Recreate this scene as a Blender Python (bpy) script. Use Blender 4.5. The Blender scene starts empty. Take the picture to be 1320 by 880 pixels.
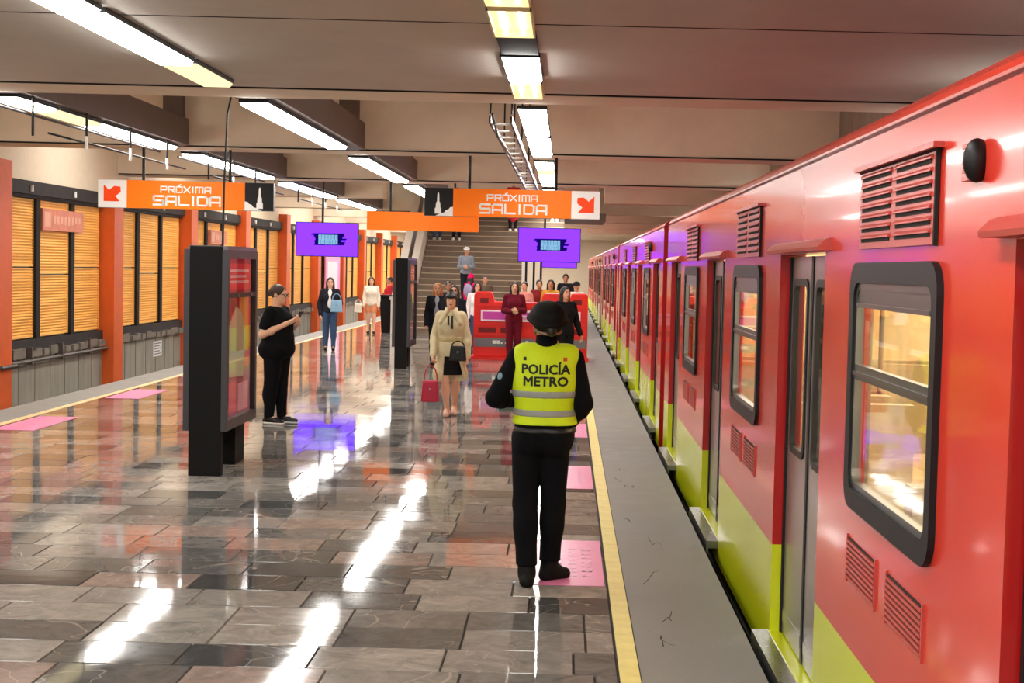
import bpy, bmesh, math, random
import numpy as np
from mathutils import Vector, Matrix
from mathutils.bvhtree import BVHTree
random.seed(7)
R = random.Random(11)
SC = bpy.context.scene
COL = SC.collection

# ------------------------------------------------------------------ camera, world, exposure
cam_d = bpy.data.cameras.new('camera')
cam = bpy.data.objects.new('camera', cam_d); COL.objects.link(cam)
FPX, TH, RHO = 1800.0, math.atan(93/1800.0), 0.0235
cam_d.sensor_width = 36.0; cam_d.lens = FPX/1320*36.0
cam_d.shift_x = -70/1320.0                       # a cropped frame: the optical axis is right of its middle
cam_d.clip_start = 0.05; cam_d.clip_end = 400
fw = Vector((0, math.cos(TH), -math.sin(TH))); r0 = Vector((1, 0, 0)); u0 = Vector((0, math.sin(TH), math.cos(TH)))
rt = r0*math.cos(RHO)+u0*math.sin(RHO); up = u0*math.cos(RHO)-r0*math.sin(RHO)
mw = Matrix.Identity(4)
for i in range(3):
    mw[i][0] = rt[i]; mw[i][1] = up[i]; mw[i][2] = -fw[i]
mw[0][3], mw[1][3], mw[2][3] = 0, 0, 1.9
cam.matrix_world = mw
SC.camera = cam
world = bpy.data.worlds.new('world'); SC.world = world; world.use_nodes = True
bg = world.node_tree.nodes['Background']; bg.inputs[0].default_value = (1.0, 0.93, 0.84, 1); bg.inputs[1].default_value = 1.0
SC.view_settings.view_transform = 'Standard'; SC.view_settings.look = 'None'
SC.view_settings.gamma = 1.0; SC.view_settings.use_curve_mapping = False
SC.view_settings.exposure = 0.16
SC.cycles.max_bounces = 8; SC.cycles.diffuse_bounces = 6; SC.cycles.glossy_bounces = 4
SC.cycles.transparent_max_bounces = 12
LAMP_WHITE, LAMP_WARM = 24.0, 1.25

# ------------------------------------------------------------------ materials
def srgb(r, g, b):
    f = lambda c: c/12.92 if c <= .04045 else ((c+.055)/1.055)**2.4
    return (f(r/255), f(g/255), f(b/255), 1)
MC = {}
def mat(name, col, rough=.5, metal=0, var=0.0, scale=6.0, bump=0.0, coat=0, emit=0, spec=.5, rvar=0.0, stretch=(1, 1, 1), bscale=None):
    if name in MC: return MC[name]
    m = bpy.data.materials.new(name); m.use_nodes = True; MC[name] = m
    nt = m.node_tree; b = nt.nodes['Principled BSDF']
    b.inputs['Base Color'].default_value = col; b.inputs['Roughness'].default_value = rough
    b.inputs['Metallic'].default_value = metal; b.inputs['Specular IOR Level'].default_value = spec
    if coat: b.inputs['Coat Weight'].default_value = coat; b.inputs['Coat Roughness'].default_value = .06
    if emit:
        b.inputs['Emission Color'].default_value = col; b.inputs['Emission Strength'].default_value = emit
    if var or bump or rvar:
        tc = nt.nodes.new('ShaderNodeTexCoord'); mp = nt.nodes.new('ShaderNodeMapping')
        mp.inputs['Scale'].default_value = stretch
        nt.links.new(tc.outputs['Object'], mp.inputs[0])
        n = nt.nodes.new('ShaderNodeTexNoise'); n.inputs['Scale'].default_value = scale; n.inputs['Detail'].default_value = 6
        n.inputs['Roughness'].default_value = .65
        nt.links.new(mp.outputs[0], n.inputs['Vector'])
        if var:
            mr = nt.nodes.new('ShaderNodeMapRange'); mr.inputs[1].default_value = .25; mr.inputs[2].default_value = .75
            mr.inputs[3].default_value = 1-var; mr.inputs[4].default_value = 1+var
            nt.links.new(n.outputs[0], mr.inputs[0])
            mx = nt.nodes.new('ShaderNodeVectorMath'); mx.operation = 'SCALE'; mx.inputs[0].default_value = col[:3]
            nt.links.new(mr.outputs[0], mx.inputs['Scale']); nt.links.new(mx.outputs[0], b.inputs['Base Color'])
        if rvar:
            mr2 = nt.nodes.new('ShaderNodeMapRange'); mr2.inputs[1].default_value = .3; mr2.inputs[2].default_value = .7
            mr2.inputs[3].default_value = max(0, rough-rvar); mr2.inputs[4].default_value = rough+rvar
            nt.links.new(n.outputs[0], mr2.inputs[0]); nt.links.new(mr2.outputs[0], b.inputs['Roughness'])
        if bump:
            n2 = n
            if bscale:
                n2 = nt.nodes.new('ShaderNodeTexNoise'); n2.inputs['Scale'].default_value = bscale; n2.inputs['Detail'].default_value = 3
                nt.links.new(mp.outputs[0], n2.inputs['Vector'])
            bp = nt.nodes.new('ShaderNodeBump'); bp.inputs['Strength'].default_value = bump; bp.inputs['Distance'].default_value = .01
            nt.links.new(n2.outputs[0], bp.inputs['Height']); nt.links.new(bp.outputs[0], b.inputs['Normal'])
    return m
def emis(name, col, strength):
    if name in MC: return MC[name]
    m = bpy.data.materials.new(name); m.use_nodes = True; MC[name] = m
    nt = m.node_tree; nt.nodes.remove(nt.nodes['Principled BSDF'])
    e = nt.nodes.new('ShaderNodeEmission'); e.inputs[0].default_value = col; e.inputs[1].default_value = strength
    nt.links.new(e.outputs[0], nt.nodes['Material Output'].inputs[0]); return m
def glass(name, tint=(.9, .9, .88, 1), ior=1.5, rough=.02):
    if name in MC: return MC[name]
    m = bpy.data.materials.new(name); m.use_nodes = True; MC[name] = m
    nt = m.node_tree; nt.nodes.remove(nt.nodes['Principled BSDF'])
    t = nt.nodes.new('ShaderNodeBsdfTransparent'); t.inputs[0].default_value = tint
    g = nt.nodes.new('ShaderNodeBsdfGlossy'); g.inputs['Roughness'].default_value = rough; g.inputs[0].default_value = (1, 1, 1, 1)
    f = nt.nodes.new('ShaderNodeFresnel'); ge = nt.nodes.new('ShaderNodeNewGeometry')       # thin pane: same index on both faces
    mi = nt.nodes.new('ShaderNodeMix'); mi.inputs[2].default_value = ior; mi.inputs[3].default_value = 1/ior
    nt.links.new(ge.outputs['Backfacing'], mi.inputs[0]); nt.links.new(mi.outputs[0], f.inputs[0])
    x = nt.nodes.new('ShaderNodeMixShader')
    nt.links.new(f.outputs[0], x.inputs[0]); nt.links.new(t.outputs[0], x.inputs[1]); nt.links.new(g.outputs[0], x.inputs[2])
    nt.links.new(x.outputs[0], nt.nodes['Material Output'].inputs[0]); return m
def floor_mat():
    m = bpy.data.materials.new('polished_marble'); m.use_nodes = True
    nt = m.node_tree; N = nt.nodes; L = nt.links; b = N['Principled BSDF']
    oi = N.new('ShaderNodeObjectInfo'); ge = N.new('ShaderNodeNewGeometry')
    ad = N.new('ShaderNodeMath'); ad.operation = 'ADD'; L.new(oi.outputs['Random'], ad.inputs[0]); L.new(ge.outputs['Random Per Island'], ad.inputs[1])
    fr = N.new('ShaderNodeMath'); fr.operation = 'FRACT'; L.new(ad.outputs[0], fr.inputs[0])
    cr = N.new('ShaderNodeValToRGB'); cr.color_ramp.interpolation = 'CONSTANT'
    cols = [(0, (98, 97, 95)), (.14, (136, 132, 126)), (.3, (118, 115, 111)), (.46, (150, 145, 138)), (.6, (106, 105, 103)), (.72, (142, 137, 131)), (.84, (76, 76, 75)), (.92, (148, 132, 123))]
    e = cr.color_ramp.elements
    e[0].position = 0; e[0].color = srgb(*cols[0][1]); e[1].position = cols[1][0]; e[1].color = srgb(*cols[1][1])
    for p, c in cols[2:]:
        q = e.new(p); q.color = srgb(*c)
    L.new(fr.outputs[0], cr.inputs[0])
    po = ge.outputs['Position']
    off = N.new('ShaderNodeVectorMath'); off.operation = 'ADD'
    sc = N.new('ShaderNodeMath'); sc.operation = 'MULTIPLY'; sc.inputs[1].default_value = 37.0
    L.new(fr.outputs[0], sc.inputs[0]); L.new(po, off.inputs[0]); L.new(sc.outputs[0], off.inputs[1])
    n = N.new('ShaderNodeTexNoise'); n.inputs['Scale'].default_value = 5; n.inputs['Detail'].default_value = 8; n.inputs['Roughness'].default_value = .7
    n.inputs['Distortion'].default_value = 1.2
    L.new(off.outputs[0], n.inputs['Vector'])
    mr = N.new('ShaderNodeMapRange'); mr.inputs[1].default_value = .25; mr.inputs[2].default_value = .75; mr.inputs[3].default_value = .55; mr.inputs[4].default_value = 1.4
    L.new(n.outputs[0], mr.inputs[0])
    mx = N.new('ShaderNodeVectorMath'); mx.operation = 'SCALE'; L.new(cr.outputs[0], mx.inputs[0]); L.new(mr.outputs[0], mx.inputs['Scale'])
    # pale veins
    v = N.new('ShaderNodeTexNoise'); v.inputs['Scale'].default_value = 1.7; v.inputs['Detail'].default_value = 2; v.inputs['Distortion'].default_value = .8
    L.new(off.outputs[0], v.inputs['Vector'])
    va = N.new('ShaderNodeMath'); va.operation = 'SUBTRACT'; va.inputs[1].default_value = .5; L.new(v.outputs[0], va.inputs[0])
    vb = N.new('ShaderNodeMath'); vb.operation = 'ABSOLUTE'; L.new(va.outputs[0], vb.inputs[0])
    vc = N.new('ShaderNodeMapRange'); vc.inputs[1].default_value = .0; vc.inputs[2].default_value = .006; vc.inputs[3].default_value = .45; vc.inputs[4].default_value = 0
    L.new(vb.outputs[0], vc.inputs[0])
    mm = N.new('ShaderNodeMix'); mm.data_type = 'RGBA'; L.new(vc.outputs[0], mm.inputs[0]); L.new(mx.outputs[0], mm.inputs[6]); mm.inputs[7].default_value = srgb(196, 184, 168)
    L.new(mm.outputs[2], b.inputs['Base Color'])
    n2 = N.new('ShaderNodeTexNoise'); n2.inputs['Scale'].default_value = 1.3; n2.inputs['Detail'].default_value = 4; L.new(po, n2.inputs['Vector'])
    m2 = N.new('ShaderNodeMapRange'); m2.inputs[1].default_value = .35; m2.inputs[2].default_value = .7; m2.inputs[3].default_value = .03; m2.inputs[4].default_value = .09
    L.new(n2.outputs[0], m2.inputs[0]); L.new(m2.outputs[0], b.inputs['Roughness'])
    n3 = N.new('ShaderNodeTexNoise'); n3.inputs['Scale'].default_value = 9; n3.inputs['Detail'].default_value = 2; L.new(po, n3.inputs['Vector'])
    bp = N.new('ShaderNodeBump'); bp.inputs['Strength'].default_value = .02; bp.inputs['Distance'].default_value = .01; L.new(n3.outputs[0], bp.inputs['Height'])
    L.new(bp.outputs[0], b.inputs['Normal'])
    b.inputs['Specular IOR Level'].default_value = .24
    return m
M_TILE = floor_mat()
M_JOINT = mat('dark_grout', srgb(52, 48, 44), .8)
M_CONC = mat('worn_concrete', srgb(128, 126, 120), .55, var=.22, scale=3, bump=.25, bscale=40, rvar=.15)
M_YEL = mat('yellow_tactile', srgb(228, 212, 128), .5, var=.12, scale=9)
M_CREAML = mat('beige_line', srgb(226, 196, 140), .5, var=.1)
M_CEIL = mat('ceiling_plaster', srgb(196, 190, 180), .85, var=.07, scale=1.2)
M_BEAM = mat('beam_plaster', srgb(228, 214, 192), .85, var=.08, scale=1.4)
M_BROWN = mat('brown_housing', srgb(92, 76, 68), .6, var=.1)
M_BLACK = mat('black_paint', srgb(13, 13, 14), .4, spec=.35)
M_MATT = mat('matt_black', srgb(8, 8, 9), .7, spec=.25)
M_DARK = mat('dark_gap', srgb(30, 26, 24), .9)
M_STEEL = mat('brushed_steel', srgb(150, 150, 152), .32, 1.0, rvar=.08, scale=30)
M_GREYM = mat('grey_metal', srgb(112, 112, 116), .35, .8)
M_WHITE = mat('white_enamel', srgb(230, 230, 226), .4)
M_REFL = mat('cream_reflector', srgb(242, 228, 176), .35)
M_LWHITE = emis('lamp_white_diffuser', (1, .97, .92, 1), LAMP_WHITE)
M_LWARM = emis('lamp_warm_diffuser', (1, .84, .46, 1), LAMP_WARM)
M_TUBE = emis('lamp_tube', (1, .93, .75, 1), 9)
M_RED = mat('train_red', srgb(208, 58, 42), .2, coat=.25, var=.05, scale=.8, spec=.32)
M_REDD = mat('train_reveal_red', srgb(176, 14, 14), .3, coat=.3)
M_LIME = mat('train_lime', srgb(208, 218, 24), .22, coat=.25, var=.05, scale=.8)
M_RUB = mat('window_rubber', srgb(24, 26, 28), .5, spec=.3)
M_ALU = mat('window_aluminium', srgb(120, 124, 124), .35, .9)
M_VENT = mat('vent_paint', srgb(186, 74, 66), .35)
M_GLASS = glass('train_glass', (.92, .90, .84, 1), 1.42, .03)
M_GLASSK = glass('poster_glass', (.92, .92, .92, 1), 1.25, .02)
M_INT = mat('car_interior_cream', srgb(238, 222, 184), .5)
M_SEAT = mat('car_seat_beige', srgb(176, 164, 132), .5)
M_INTL = emis('car_interior_lamp', (1, .9, .66, 1), 14)
M_ORAP = mat('pillar_orange', srgb(216, 92, 30), .5, var=.14, scale=2)
M_PANEL = mat('shutter_amber', srgb(250, 192, 100), .45, var=.10, scale=1.6)
M_WALLC = mat('wall_concrete', srgb(150, 144, 130), .8, var=.2, scale=2.2, bump=.2, stretch=(3, 3, .5))
M_LEDGE = mat('dirty_ledge', srgb(40, 34, 32), .75, var=.5, scale=5)
M_RUBB = mat('ledge_rubble', srgb(120, 112, 100), .8, var=.3, scale=6)
M_WALLW = mat('upper_wall_cream', srgb(232, 214, 188), .8, var=.04)
M_PIPE = mat('grimy_pipe', srgb(96, 88, 80), .5, .3, var=.3, scale=8)
M_SIGNO = mat('sign_orange', srgb(242, 116, 0), .5, emit=.2, spec=.3)  # slight glow put into the colour to keep the orange bright
M_SIGNW = mat('sign_white', srgb(236, 236, 232), .4, emit=.10)
M_SIGNK = mat('sign_black', srgb(12, 13, 17), .5, spec=.3)
M_ARROW = mat('arrow_red', srgb(240, 70, 8), .5, emit=.15, spec=.3)
M_PURPLE = emis('screen_purple', (.135, .022, .9, 1), 2.5)
M_NAVY = emis('screen_navy', srgb(28, 6, 110), .8)
M_LBLUE = emis('screen_pale_blue', srgb(150, 205, 246), .8)
M_PINK = mat('pink_decal', srgb(234, 136, 184), .3)
M_PINKW = mat('pale_lettering', srgb(238, 172, 206), .35)
M_BARR = mat('barrier_red_plastic', srgb(226, 34, 24), .35)
M_BARRD = mat('barrier_dark_slot', srgb(110, 8, 8), .6)
M_BGREY = mat('barrier_grey_band', srgb(112, 108, 112), .5)
M_PPINK = mat('poster_pink', srgb(236, 150, 200), .4)
M_PMAG = mat('poster_magenta', srgb(206, 70, 170), .4)
M_PWHITE = mat('poster_white', srgb(244, 224, 234), .4)
M_STAIR = mat('stair_stone', srgb(120, 104, 88), .6, var=.15, scale=3)
M_NOSE = mat('stair_nosing', srgb(190, 172, 148), .5)
M_BALU = mat('pale_balustrade', srgb(216, 206, 194), .4)
M_SKIN = mat('skin', srgb(206, 150, 118), .55)
M_SKIN2 = mat('skin_light', srgb(224, 174, 144), .55)
M_SKIN3 = mat('skin_brown', srgb(170, 114, 84), .55)
M_HAIRK = mat('hair_black', srgb(22, 18, 17), .5)
M_HAIRB = mat('hair_brown', srgb(60, 38, 26), .5)
M_HAIRD = mat('hair_dyed_blond', srgb(170, 112, 62), .5)
def cloth(name, r, g, b, rough=.9): return mat(name, srgb(r, g, b), rough, var=.12, scale=14, bump=.15, bscale=60, spec=.15)

# ------------------------------------------------------------------ mesh helpers
class MB:
    def __init__(s): s.v = []; s.f = []; s.m = []
    def add(s, vs, fs, mi=0):
        o = len(s.v); s.v += [tuple(p) for p in vs]; s.f += [tuple(i+o for i in f) for f in fs]; s.m += [mi]*len(fs); return s
    def box(s, x0, x1, y0, y1, z0, z1, mi=0):
        return s.add([(x0, y0, z0), (x1, y0, z0), (x1, y1, z0), (x0, y1, z0), (x0, y0, z1), (x1, y0, z1), (x1, y1, z1), (x0, y1, z1)],
                     [(0, 3, 2, 1), (4, 5, 6, 7), (0, 1, 5, 4), (1, 2, 6, 5), (2, 3, 7, 6), (3, 0, 4, 7)], mi)
    def prism(s, poly, axis, a, b, mi=0):
        """poly in the two other axes (in xyz order), extruded along axis from a to b"""
        def P(u, v, w): return {'x': (w, u, v), 'y': (u, w, v), 'z': (u, v, w)}[axis]
        n = len(poly); vs = [P(u, v, a) for u, v in poly]+[P(u, v, b) for u, v in poly]
        fs = [tuple(range(n))[::-1], tuple(range(n, 2*n))]+[(i, (i+1) % n, n+(i+1) % n, n+i) for i in range(n)]
        return s.add(vs, fs, mi)
    def cyl(s, p0, p1, r0, r1=None, n=10, mi=0):
        r1 = r0 if r1 is None else r1
        p0 = Vector(p0); p1 = Vector(p1); d = (p1-p0).normalized()
        u = d.cross(Vector((0, 0, 1)) if abs(d.z) < .9 else Vector((1, 0, 0))).normalized(); w = d.cross(u)
        vs = []
        for p, r in ((p0, r0), (p1, r1)):
            vs += [p+(u*math.cos(2*math.pi*i/n)+w*math.sin(2*math.pi*i/n))*r for i in range(n)]
        fs = [(i, (i+1) % n, n+(i+1) % n, n+i) for i in range(n)]+[tuple(range(n))[::-1], tuple(range(n, 2*n))]
        return s.add(vs, fs, mi)
    def tube(s, pts, r, n=8, mi=0):
        for a, b in zip(pts, pts[1:]): s.cyl(a, b, r, r, n, mi)
        return s
    def sphere(s, c, r, n=10, m=6, mi=0):
        rx, ry, rz = r if isinstance(r, (tuple, list)) else (r, r, r)
        vs = [(c[0], c[1], c[2]+rz)]; fs = []
        for j in range(1, m):
            t = math.pi*j/m
            for i in range(n):
                a = 2*math.pi*i/n; vs.append((c[0]+rx*math.sin(t)*math.cos(a), c[1]+ry*math.sin(t)*math.sin(a), c[2]+rz*math.cos(t)))
        vs.append((c[0], c[1], c[2]-rz)); e = len(vs)-1
        for i in range(n):
            fs.append((0, 1+i, 1+(i+1) % n)); fs.append((e, 1+(m-2)*n+(i+1) % n, 1+(m-2)*n+i))
        for j in range(m-2):
            for i in range(n):
                a = 1+j*n+i; b = 1+j*n+(i+1) % n; fs.append((a, a+n, b+n, b))
        return s.add(vs, fs, mi)
    def mesh(s, name, mats, smooth=False):
        me = bpy.data.meshes.new(name); me.from_pydata(s.v, [], s.f)
        for m in (mats if isinstance(mats, (list, tuple)) else [mats]): me.materials.append(m)
        me.polygons.foreach_set('material_index', s.m)
        bm = bmesh.new(); bm.from_mesh(me); bmesh.ops.recalc_face_normals(bm, faces=bm.faces); bm.to_mesh(me); bm.free()
        if smooth: me.polygons.foreach_set('use_smooth', [True]*len(me.polygons))
        return me
    def build(s, name, mats, parent=None, loc=None, smooth=False):
        return link(name, s.mesh(name, mats, smooth), parent, loc)
def link(name, me, parent=None, loc=None):
    o = bpy.data.objects.new(name, me); COL.objects.link(o); o.parent = parent
    if loc: o.location = loc
    return o
def tag(o, label=None, cat=None, group=None, kind=None):
    if label: o['label'] = label
    if cat: o['category'] = cat
    if group: o['group'] = group
    if kind: o['kind'] = kind
    return o
def thing(name, label, cat, loc=(0, 0, 0), rz=0, group=None):
    o = bpy.data.objects.new(name, None); COL.objects.link(o); o.location = loc; o.rotation_euler = (0, 0, rz)
    o.empty_display_size = .1
    return tag(o, label, cat, group)
def kids(o): return [c for c in bpy.data.objects if c.parent == o]
def copy_tree(o, parent=None):
    c = o.copy(); COL.objects.link(c); c.parent = parent
    for ch in kids(o): copy_tree(ch, c)
    return c
def bevel(o, w=.01, seg=2):
    b = o.modifiers.new('bevel', 'BEVEL'); b.width = w; b.segments = seg; b.limit_method = 'ANGLE'; return o

# ------------------------------------------------------------------ the setting
def struct(o): o['kind'] = 'structure'; return o
XL, XR = -6.97, .98                      # platform edges
Y0, Y1 = -7.0, 92.0
floor = struct(MB().box(-6.43, .39, Y0, Y1, -.35, -.012).build('floor', M_JOINT))
TW, TD, G = .63, .385, .003
tile_me = None
def tile_mesh():
    b = MB(); e = .004
    x, y = TW/2-G, TD/2-G
    b.add([(-x, -y, -.012), (x, -y, -.012), (x, y, -.012), (-x, y, -.012),
           (-x+e, -y+e, 0), (x-e, -y+e, 0), (x-e, y-e, 0), (-x+e, y-e, 0)],
          [(4, 5, 6, 7), (0, 1, 5, 4), (1, 2, 6, 5), (2, 3, 7, 6), (3, 0, 4, 7)])
    return b.mesh('tile', M_TILE)
tile_me = tile_mesh()
rest = MB(); FX0, FX1 = -6.33, .28
def tile_rest(xa, xb, ya, yb, dz):
    g, e = G, .004
    rest.add([(xa+g, ya+g, -.012), (xb-g, ya+g, -.012), (xb-g, yb-g, -.012), (xa+g, yb-g, -.012),
              (xa+g+e, ya+g+e, dz), (xb-g-e, ya+g+e, dz), (xb-g-e, yb-g-e, dz), (xa+g+e, yb-g-e, dz)],
             [(4, 5, 6, 7), (0, 1, 5, 4), (1, 2, 6, 5), (2, 3, 7, 6), (3, 0, 4, 7)])
ntile = 0; row = 0; y = Y0
while y < 60:
    off = R.uniform(0, TW); x = FX0-off; yc = y+TD/2
    while x < FX1:
        xa, xb = max(x, FX0), min(x+TW, FX1)
        if xb-xa > .02:
            full = xb-xa > TW-.001; xc = (xa+xb)/2
            px = 730+1800*xc/max(yc, .1)
            if full and 6.2 < yc < 17.5 and -70 < px < 1400 and ntile < 298:
                t = link('tile', tile_me, floor, (xc, yc, 0)); ntile += 1
                t.rotation_euler = (R.gauss(0, .0011), R.gauss(0, .0011), 0)
            else: tile_rest(xa, xb, y, y+TD, R.uniform(-.0006, .0006))
        x += TW
    y += TD; row += 1
while y < Y1:
    x = FX0
    while x < FX1: tile_rest(x, min(x+1.26, FX1), y, y+.77, 0); x += 1.26
    y += .77
tag(rest.build('tile_field', M_TILE, floor), kind='stuff')

# tactile line on the right: single yellow pieces near, one strip far
trim1 = struct(MB().box(.28, .39, Y0, Y1, -.06, -.006).build('trim_1', M_JOINT))
yt = MB().box(-.0475, .0475, -.148, .148, -.006, .004).mesh('tactile_tile', M_YEL)
y = 5.4
while y < 20: link('tactile_tile', yt, trim1, (.336, y+.15, .0)); y += .3
yr = MB()
while y < Y1: yr.box(.2885, .3835, y+.002, y+.298, -.006, .004); y += .3
tag(yr.build('tactile_field', M_YEL, trim1), kind='stuff')
trim2 = struct(MB().box(-6.43, -6.33, Y0, Y1, -.06, .003).build('trim_2', M_CREAML))
# concrete platform edges, pits and track beds
edge_r = struct(MB().box(.39, XR, Y0, Y1, -.25, 0).box(.72, XR-.12, Y0, Y1, -1.5, -.25).build('platform_edge_right', M_CONC))
cr = MB()
for cx, cy, seed in ((.55, 12.2, 1), (.5, 13.2, 2), (.48, 10.6, 3), (.62, 9.9, 4), (.50, 8.4, 5), (.56, 7.5, 6), (.47, 12.8, 7), (.53, 7.0, 8)):
    q = random.Random(seed); x_, y_ = cx, cy
    for k in range(5):
        x2, y2 = x_+q.uniform(-.01, .045), y_+q.uniform(-.16, .16)
        cr.cyl((x_, y_, -.002), (x2, y2, -.002), .004, .003, 5); x_, y_ = x2, y2
cr.build('crack', M_DARK, edge_r)
edge_l = struct(MB().box(XL, -6.43, Y0, Y1, -.25, 0).box(XL+.12, -6.7, Y0, Y1, -1.5, -.25).build('platform_edge_left', M_CONC))
struct(MB().box(XR-.12, 4.6, Y0, Y1, -1.6, -1.45).build('track_bed_right', M_DARK))
struct(MB().box(-10.3, XL+.12, Y0, Y1, -1.6, -1.45).build('track_bed_left', M_DARK))
rl = MB()
for x_ in (-9.3, -7.86): rl.box(x_-.035, x_+.035, Y0, Y1, -1.45, -1.3)
struct(rl.build('track_rail_left', M_GREYM))

# left wall -------------------------------------------------------------
XW = -10.2
wl = struct(MB().box(XW-.3, XW-.12, Y0, Y1, -1.6, 5.2).box(XW-.12, XW, Y0, Y1, -1.6, .06).build('wall_left', M_WALLC))
struct(MB().box(XW-.12, XW-.02, Y0, Y1, 3.32, 5.2).build('wall_left_upper', M_WALLW))
rib = MB()
def rib_panel(w, h):
    b = MB(); n = max(8, int(h/.055)); dz = h/n
    vs = []; fs = []
    for i in range(n):
        z0 = i*dz
        vs += [(.0, 0, z0), (0, w, z0), (.022, 0, z0+dz*.55), (.022, w, z0+dz*.55), (.022, 0, z0+dz*.8), (.022, w, z0+dz*.8)]
    vs += [(0, 0, h), (0, w, h)]
    for i in range(n):
        k = 6*i; fs += [(k, k+1, k+3, k+2), (k+2, k+3, k+5, k+4), (k+4, k+5, k+7, k+6)]
    b.add(vs, fs)
    b.box(0, .03, 0, .03, 0, h); b.box(0, .03, w-.03, w, 0, h); b.box(0, .03, 0, w, 0, .03); b.box(0, .03, 0, w, h-.03, h)
    return b.mesh('panel', M_PANEL)
PAN = {}
def panel(w, h):
    k = (round(w, 2), round(h, 2))
    if k not in PAN: PAN[k] = rib_panel(w, h)
    return PAN[k]
pil_me = MB().box(-.12, .27, 0, .62, -1.5, 3.6).mesh('pillar', M_ORAP)
mul_me = MB().box(-.12, .02, 0, .19, .1, 3.1).mesh('mullion', M_DARK)
led_me = MB().box(-.12, .10, .62, 6.25, 3.07, 3.32).box(-.12, .03, .62, 6.25, 3.0, 3.07).mesh('upper_ledge', M_LEDGE)
lb = MB().box(-.12, .03, .62, 6.25, .06, .33)
q = random.Random(5)
for k in range(14):
    yy = .7+k*.39; lb.box(-.02, .05+q.uniform(.02, .07), yy, yy+q.uniform(.25, .38), .0, .06+q.uniform(.05, .13), 1)
low_me = lb.mesh('lower_ledge', [M_LEDGE, M_RUBB])
BAYS = [24.35+6.25*k for k in range(-4, 11)]
for yb in BAYS:
    link('pillar', pil_me, wl, (XW, yb, 0)); link('upper_ledge', led_me, wl, (XW, yb, 0)); link('lower_ledge', low_me, wl, (XW, yb, 0))
    for k, (ya, yz) in enumerate(((.85, 2.43), (2.62, 4.3), (4.49, 6.16))):
        split = 1.70-.14*(k == 1)
        for za, zb in ((.36, split-.012), (split+.012, 3.05)):
            link('panel', panel(yz-ya, zb-za), wl, (XW-.07, yb+ya, za))
        if k: link('mullion', mul_me, wl, (XW, yb+ya-.19, 0))
    for yy in (1.9, 4.2):                  # small white fittings on the ledge
        link('ledge_fitting', MB().cyl((.13, 0, 3.12), (.13, 0, 3.24), .03).mesh('ledge_fitting', M_WHITE), wl, (XW, yb+yy, 0))
pp = MB().tube([(XW+.13, 18, -.05), (XW+.13, 24.3, -.06), (XW+.33, 24.35, -.06), (XW+.33, 25.0, -.06), (XW+.13, 25.1, -.06), (XW+.13, 31.6, -.05)], .035)
for yy in (26.2, 27.8, 29.4): pp.box(XW, XW+.16, yy, yy+.06, -.12, .2)
tag(pp.build('wall_pipe', M_PIPE), 'grimy grey pipe running low along the concrete wall across the track', 'pipe')
bd = MB()
for yb in BAYS:                                   # board marks of the cast concrete
    for k in range(7): bd.box(XW, XW+.008, yb+.8+k*.8, yb+.815+k*.8, -1.5, .06)
bd.build('formwork_joint', mat('formwork_stain', srgb(112, 106, 96), .8), wl)

# ceiling ---------------------------------------------------------------
ceil_low = struct(MB().box(-10.3, 4.6, Y0, 15.30, 3.80, 4.0).build('ceiling', M_CEIL))
MB().box(-10.3, 4.6, 15.30, 15.5, 3.84, 4.0).build('ceiling_joint', M_DARK, ceil_low)
MB().box(-10.3, 4.6, 10.98, 11.0, 3.796, 3.81).build('ceiling_joint', M_DARK, ceil_low)
struct(MB().box(-10.3, 4.6, 15.4, Y1, 4.9, 5.1).build('ceiling_upper', M_BEAM))
BY = [15.5+8.1*k for k in range(10)]
for k, yb in enumerate(BY):
    b = MB()
    if 39 < yb < 50:
        b.box(-10.3, -5.3, yb, yb+.8, 3.8, 4.9); b.box(1.0, 4.6, yb, yb+.8, 3.8, 4.9)
    else: b.box(-10.3, 4.6, yb, yb+.8, 3.8, 4.9)
    b.build('beam', M_BEAM, ceil_low)
    if k < 3:                                     # thin dark conduit clipped under each beam's front edge
        MB().box(-10.2, 4.5, yb-.03, yb-.002, 3.805, 3.83).build('beam_conduit', M_DARK, ceil_low)
ROWS = ((-3.88, -3.55), (-6.80, -6.47), (-.63, -.30))
for xa, xb in ROWS[:2]:
    for ya, yb in zip(BY[:6], BY[1:7]):
        if yb > 45 and xa > -5: continue
        MB().box(xa-.04, xb+.13, ya+.8, yb-.3, 3.80, 4.24).build('lamp_channel', M_BROWN, ceil_low)
        MB().box(xa+.02, xb+.02, yb-.28, yb-.16, 3.80, 4.9).build('channel_hanger', M_BROWN, ceil_low)
# far, right and rear closures
struct(MB().box(-10.5, 4.8, Y1, Y1+.2, -1.6, 5.2).build('wall_far', M_WALLW))
struct(MB().box(4.5, 4.7, Y0, Y1, -1.6, 5.2).build('wall_right', M_WALLC))

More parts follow.
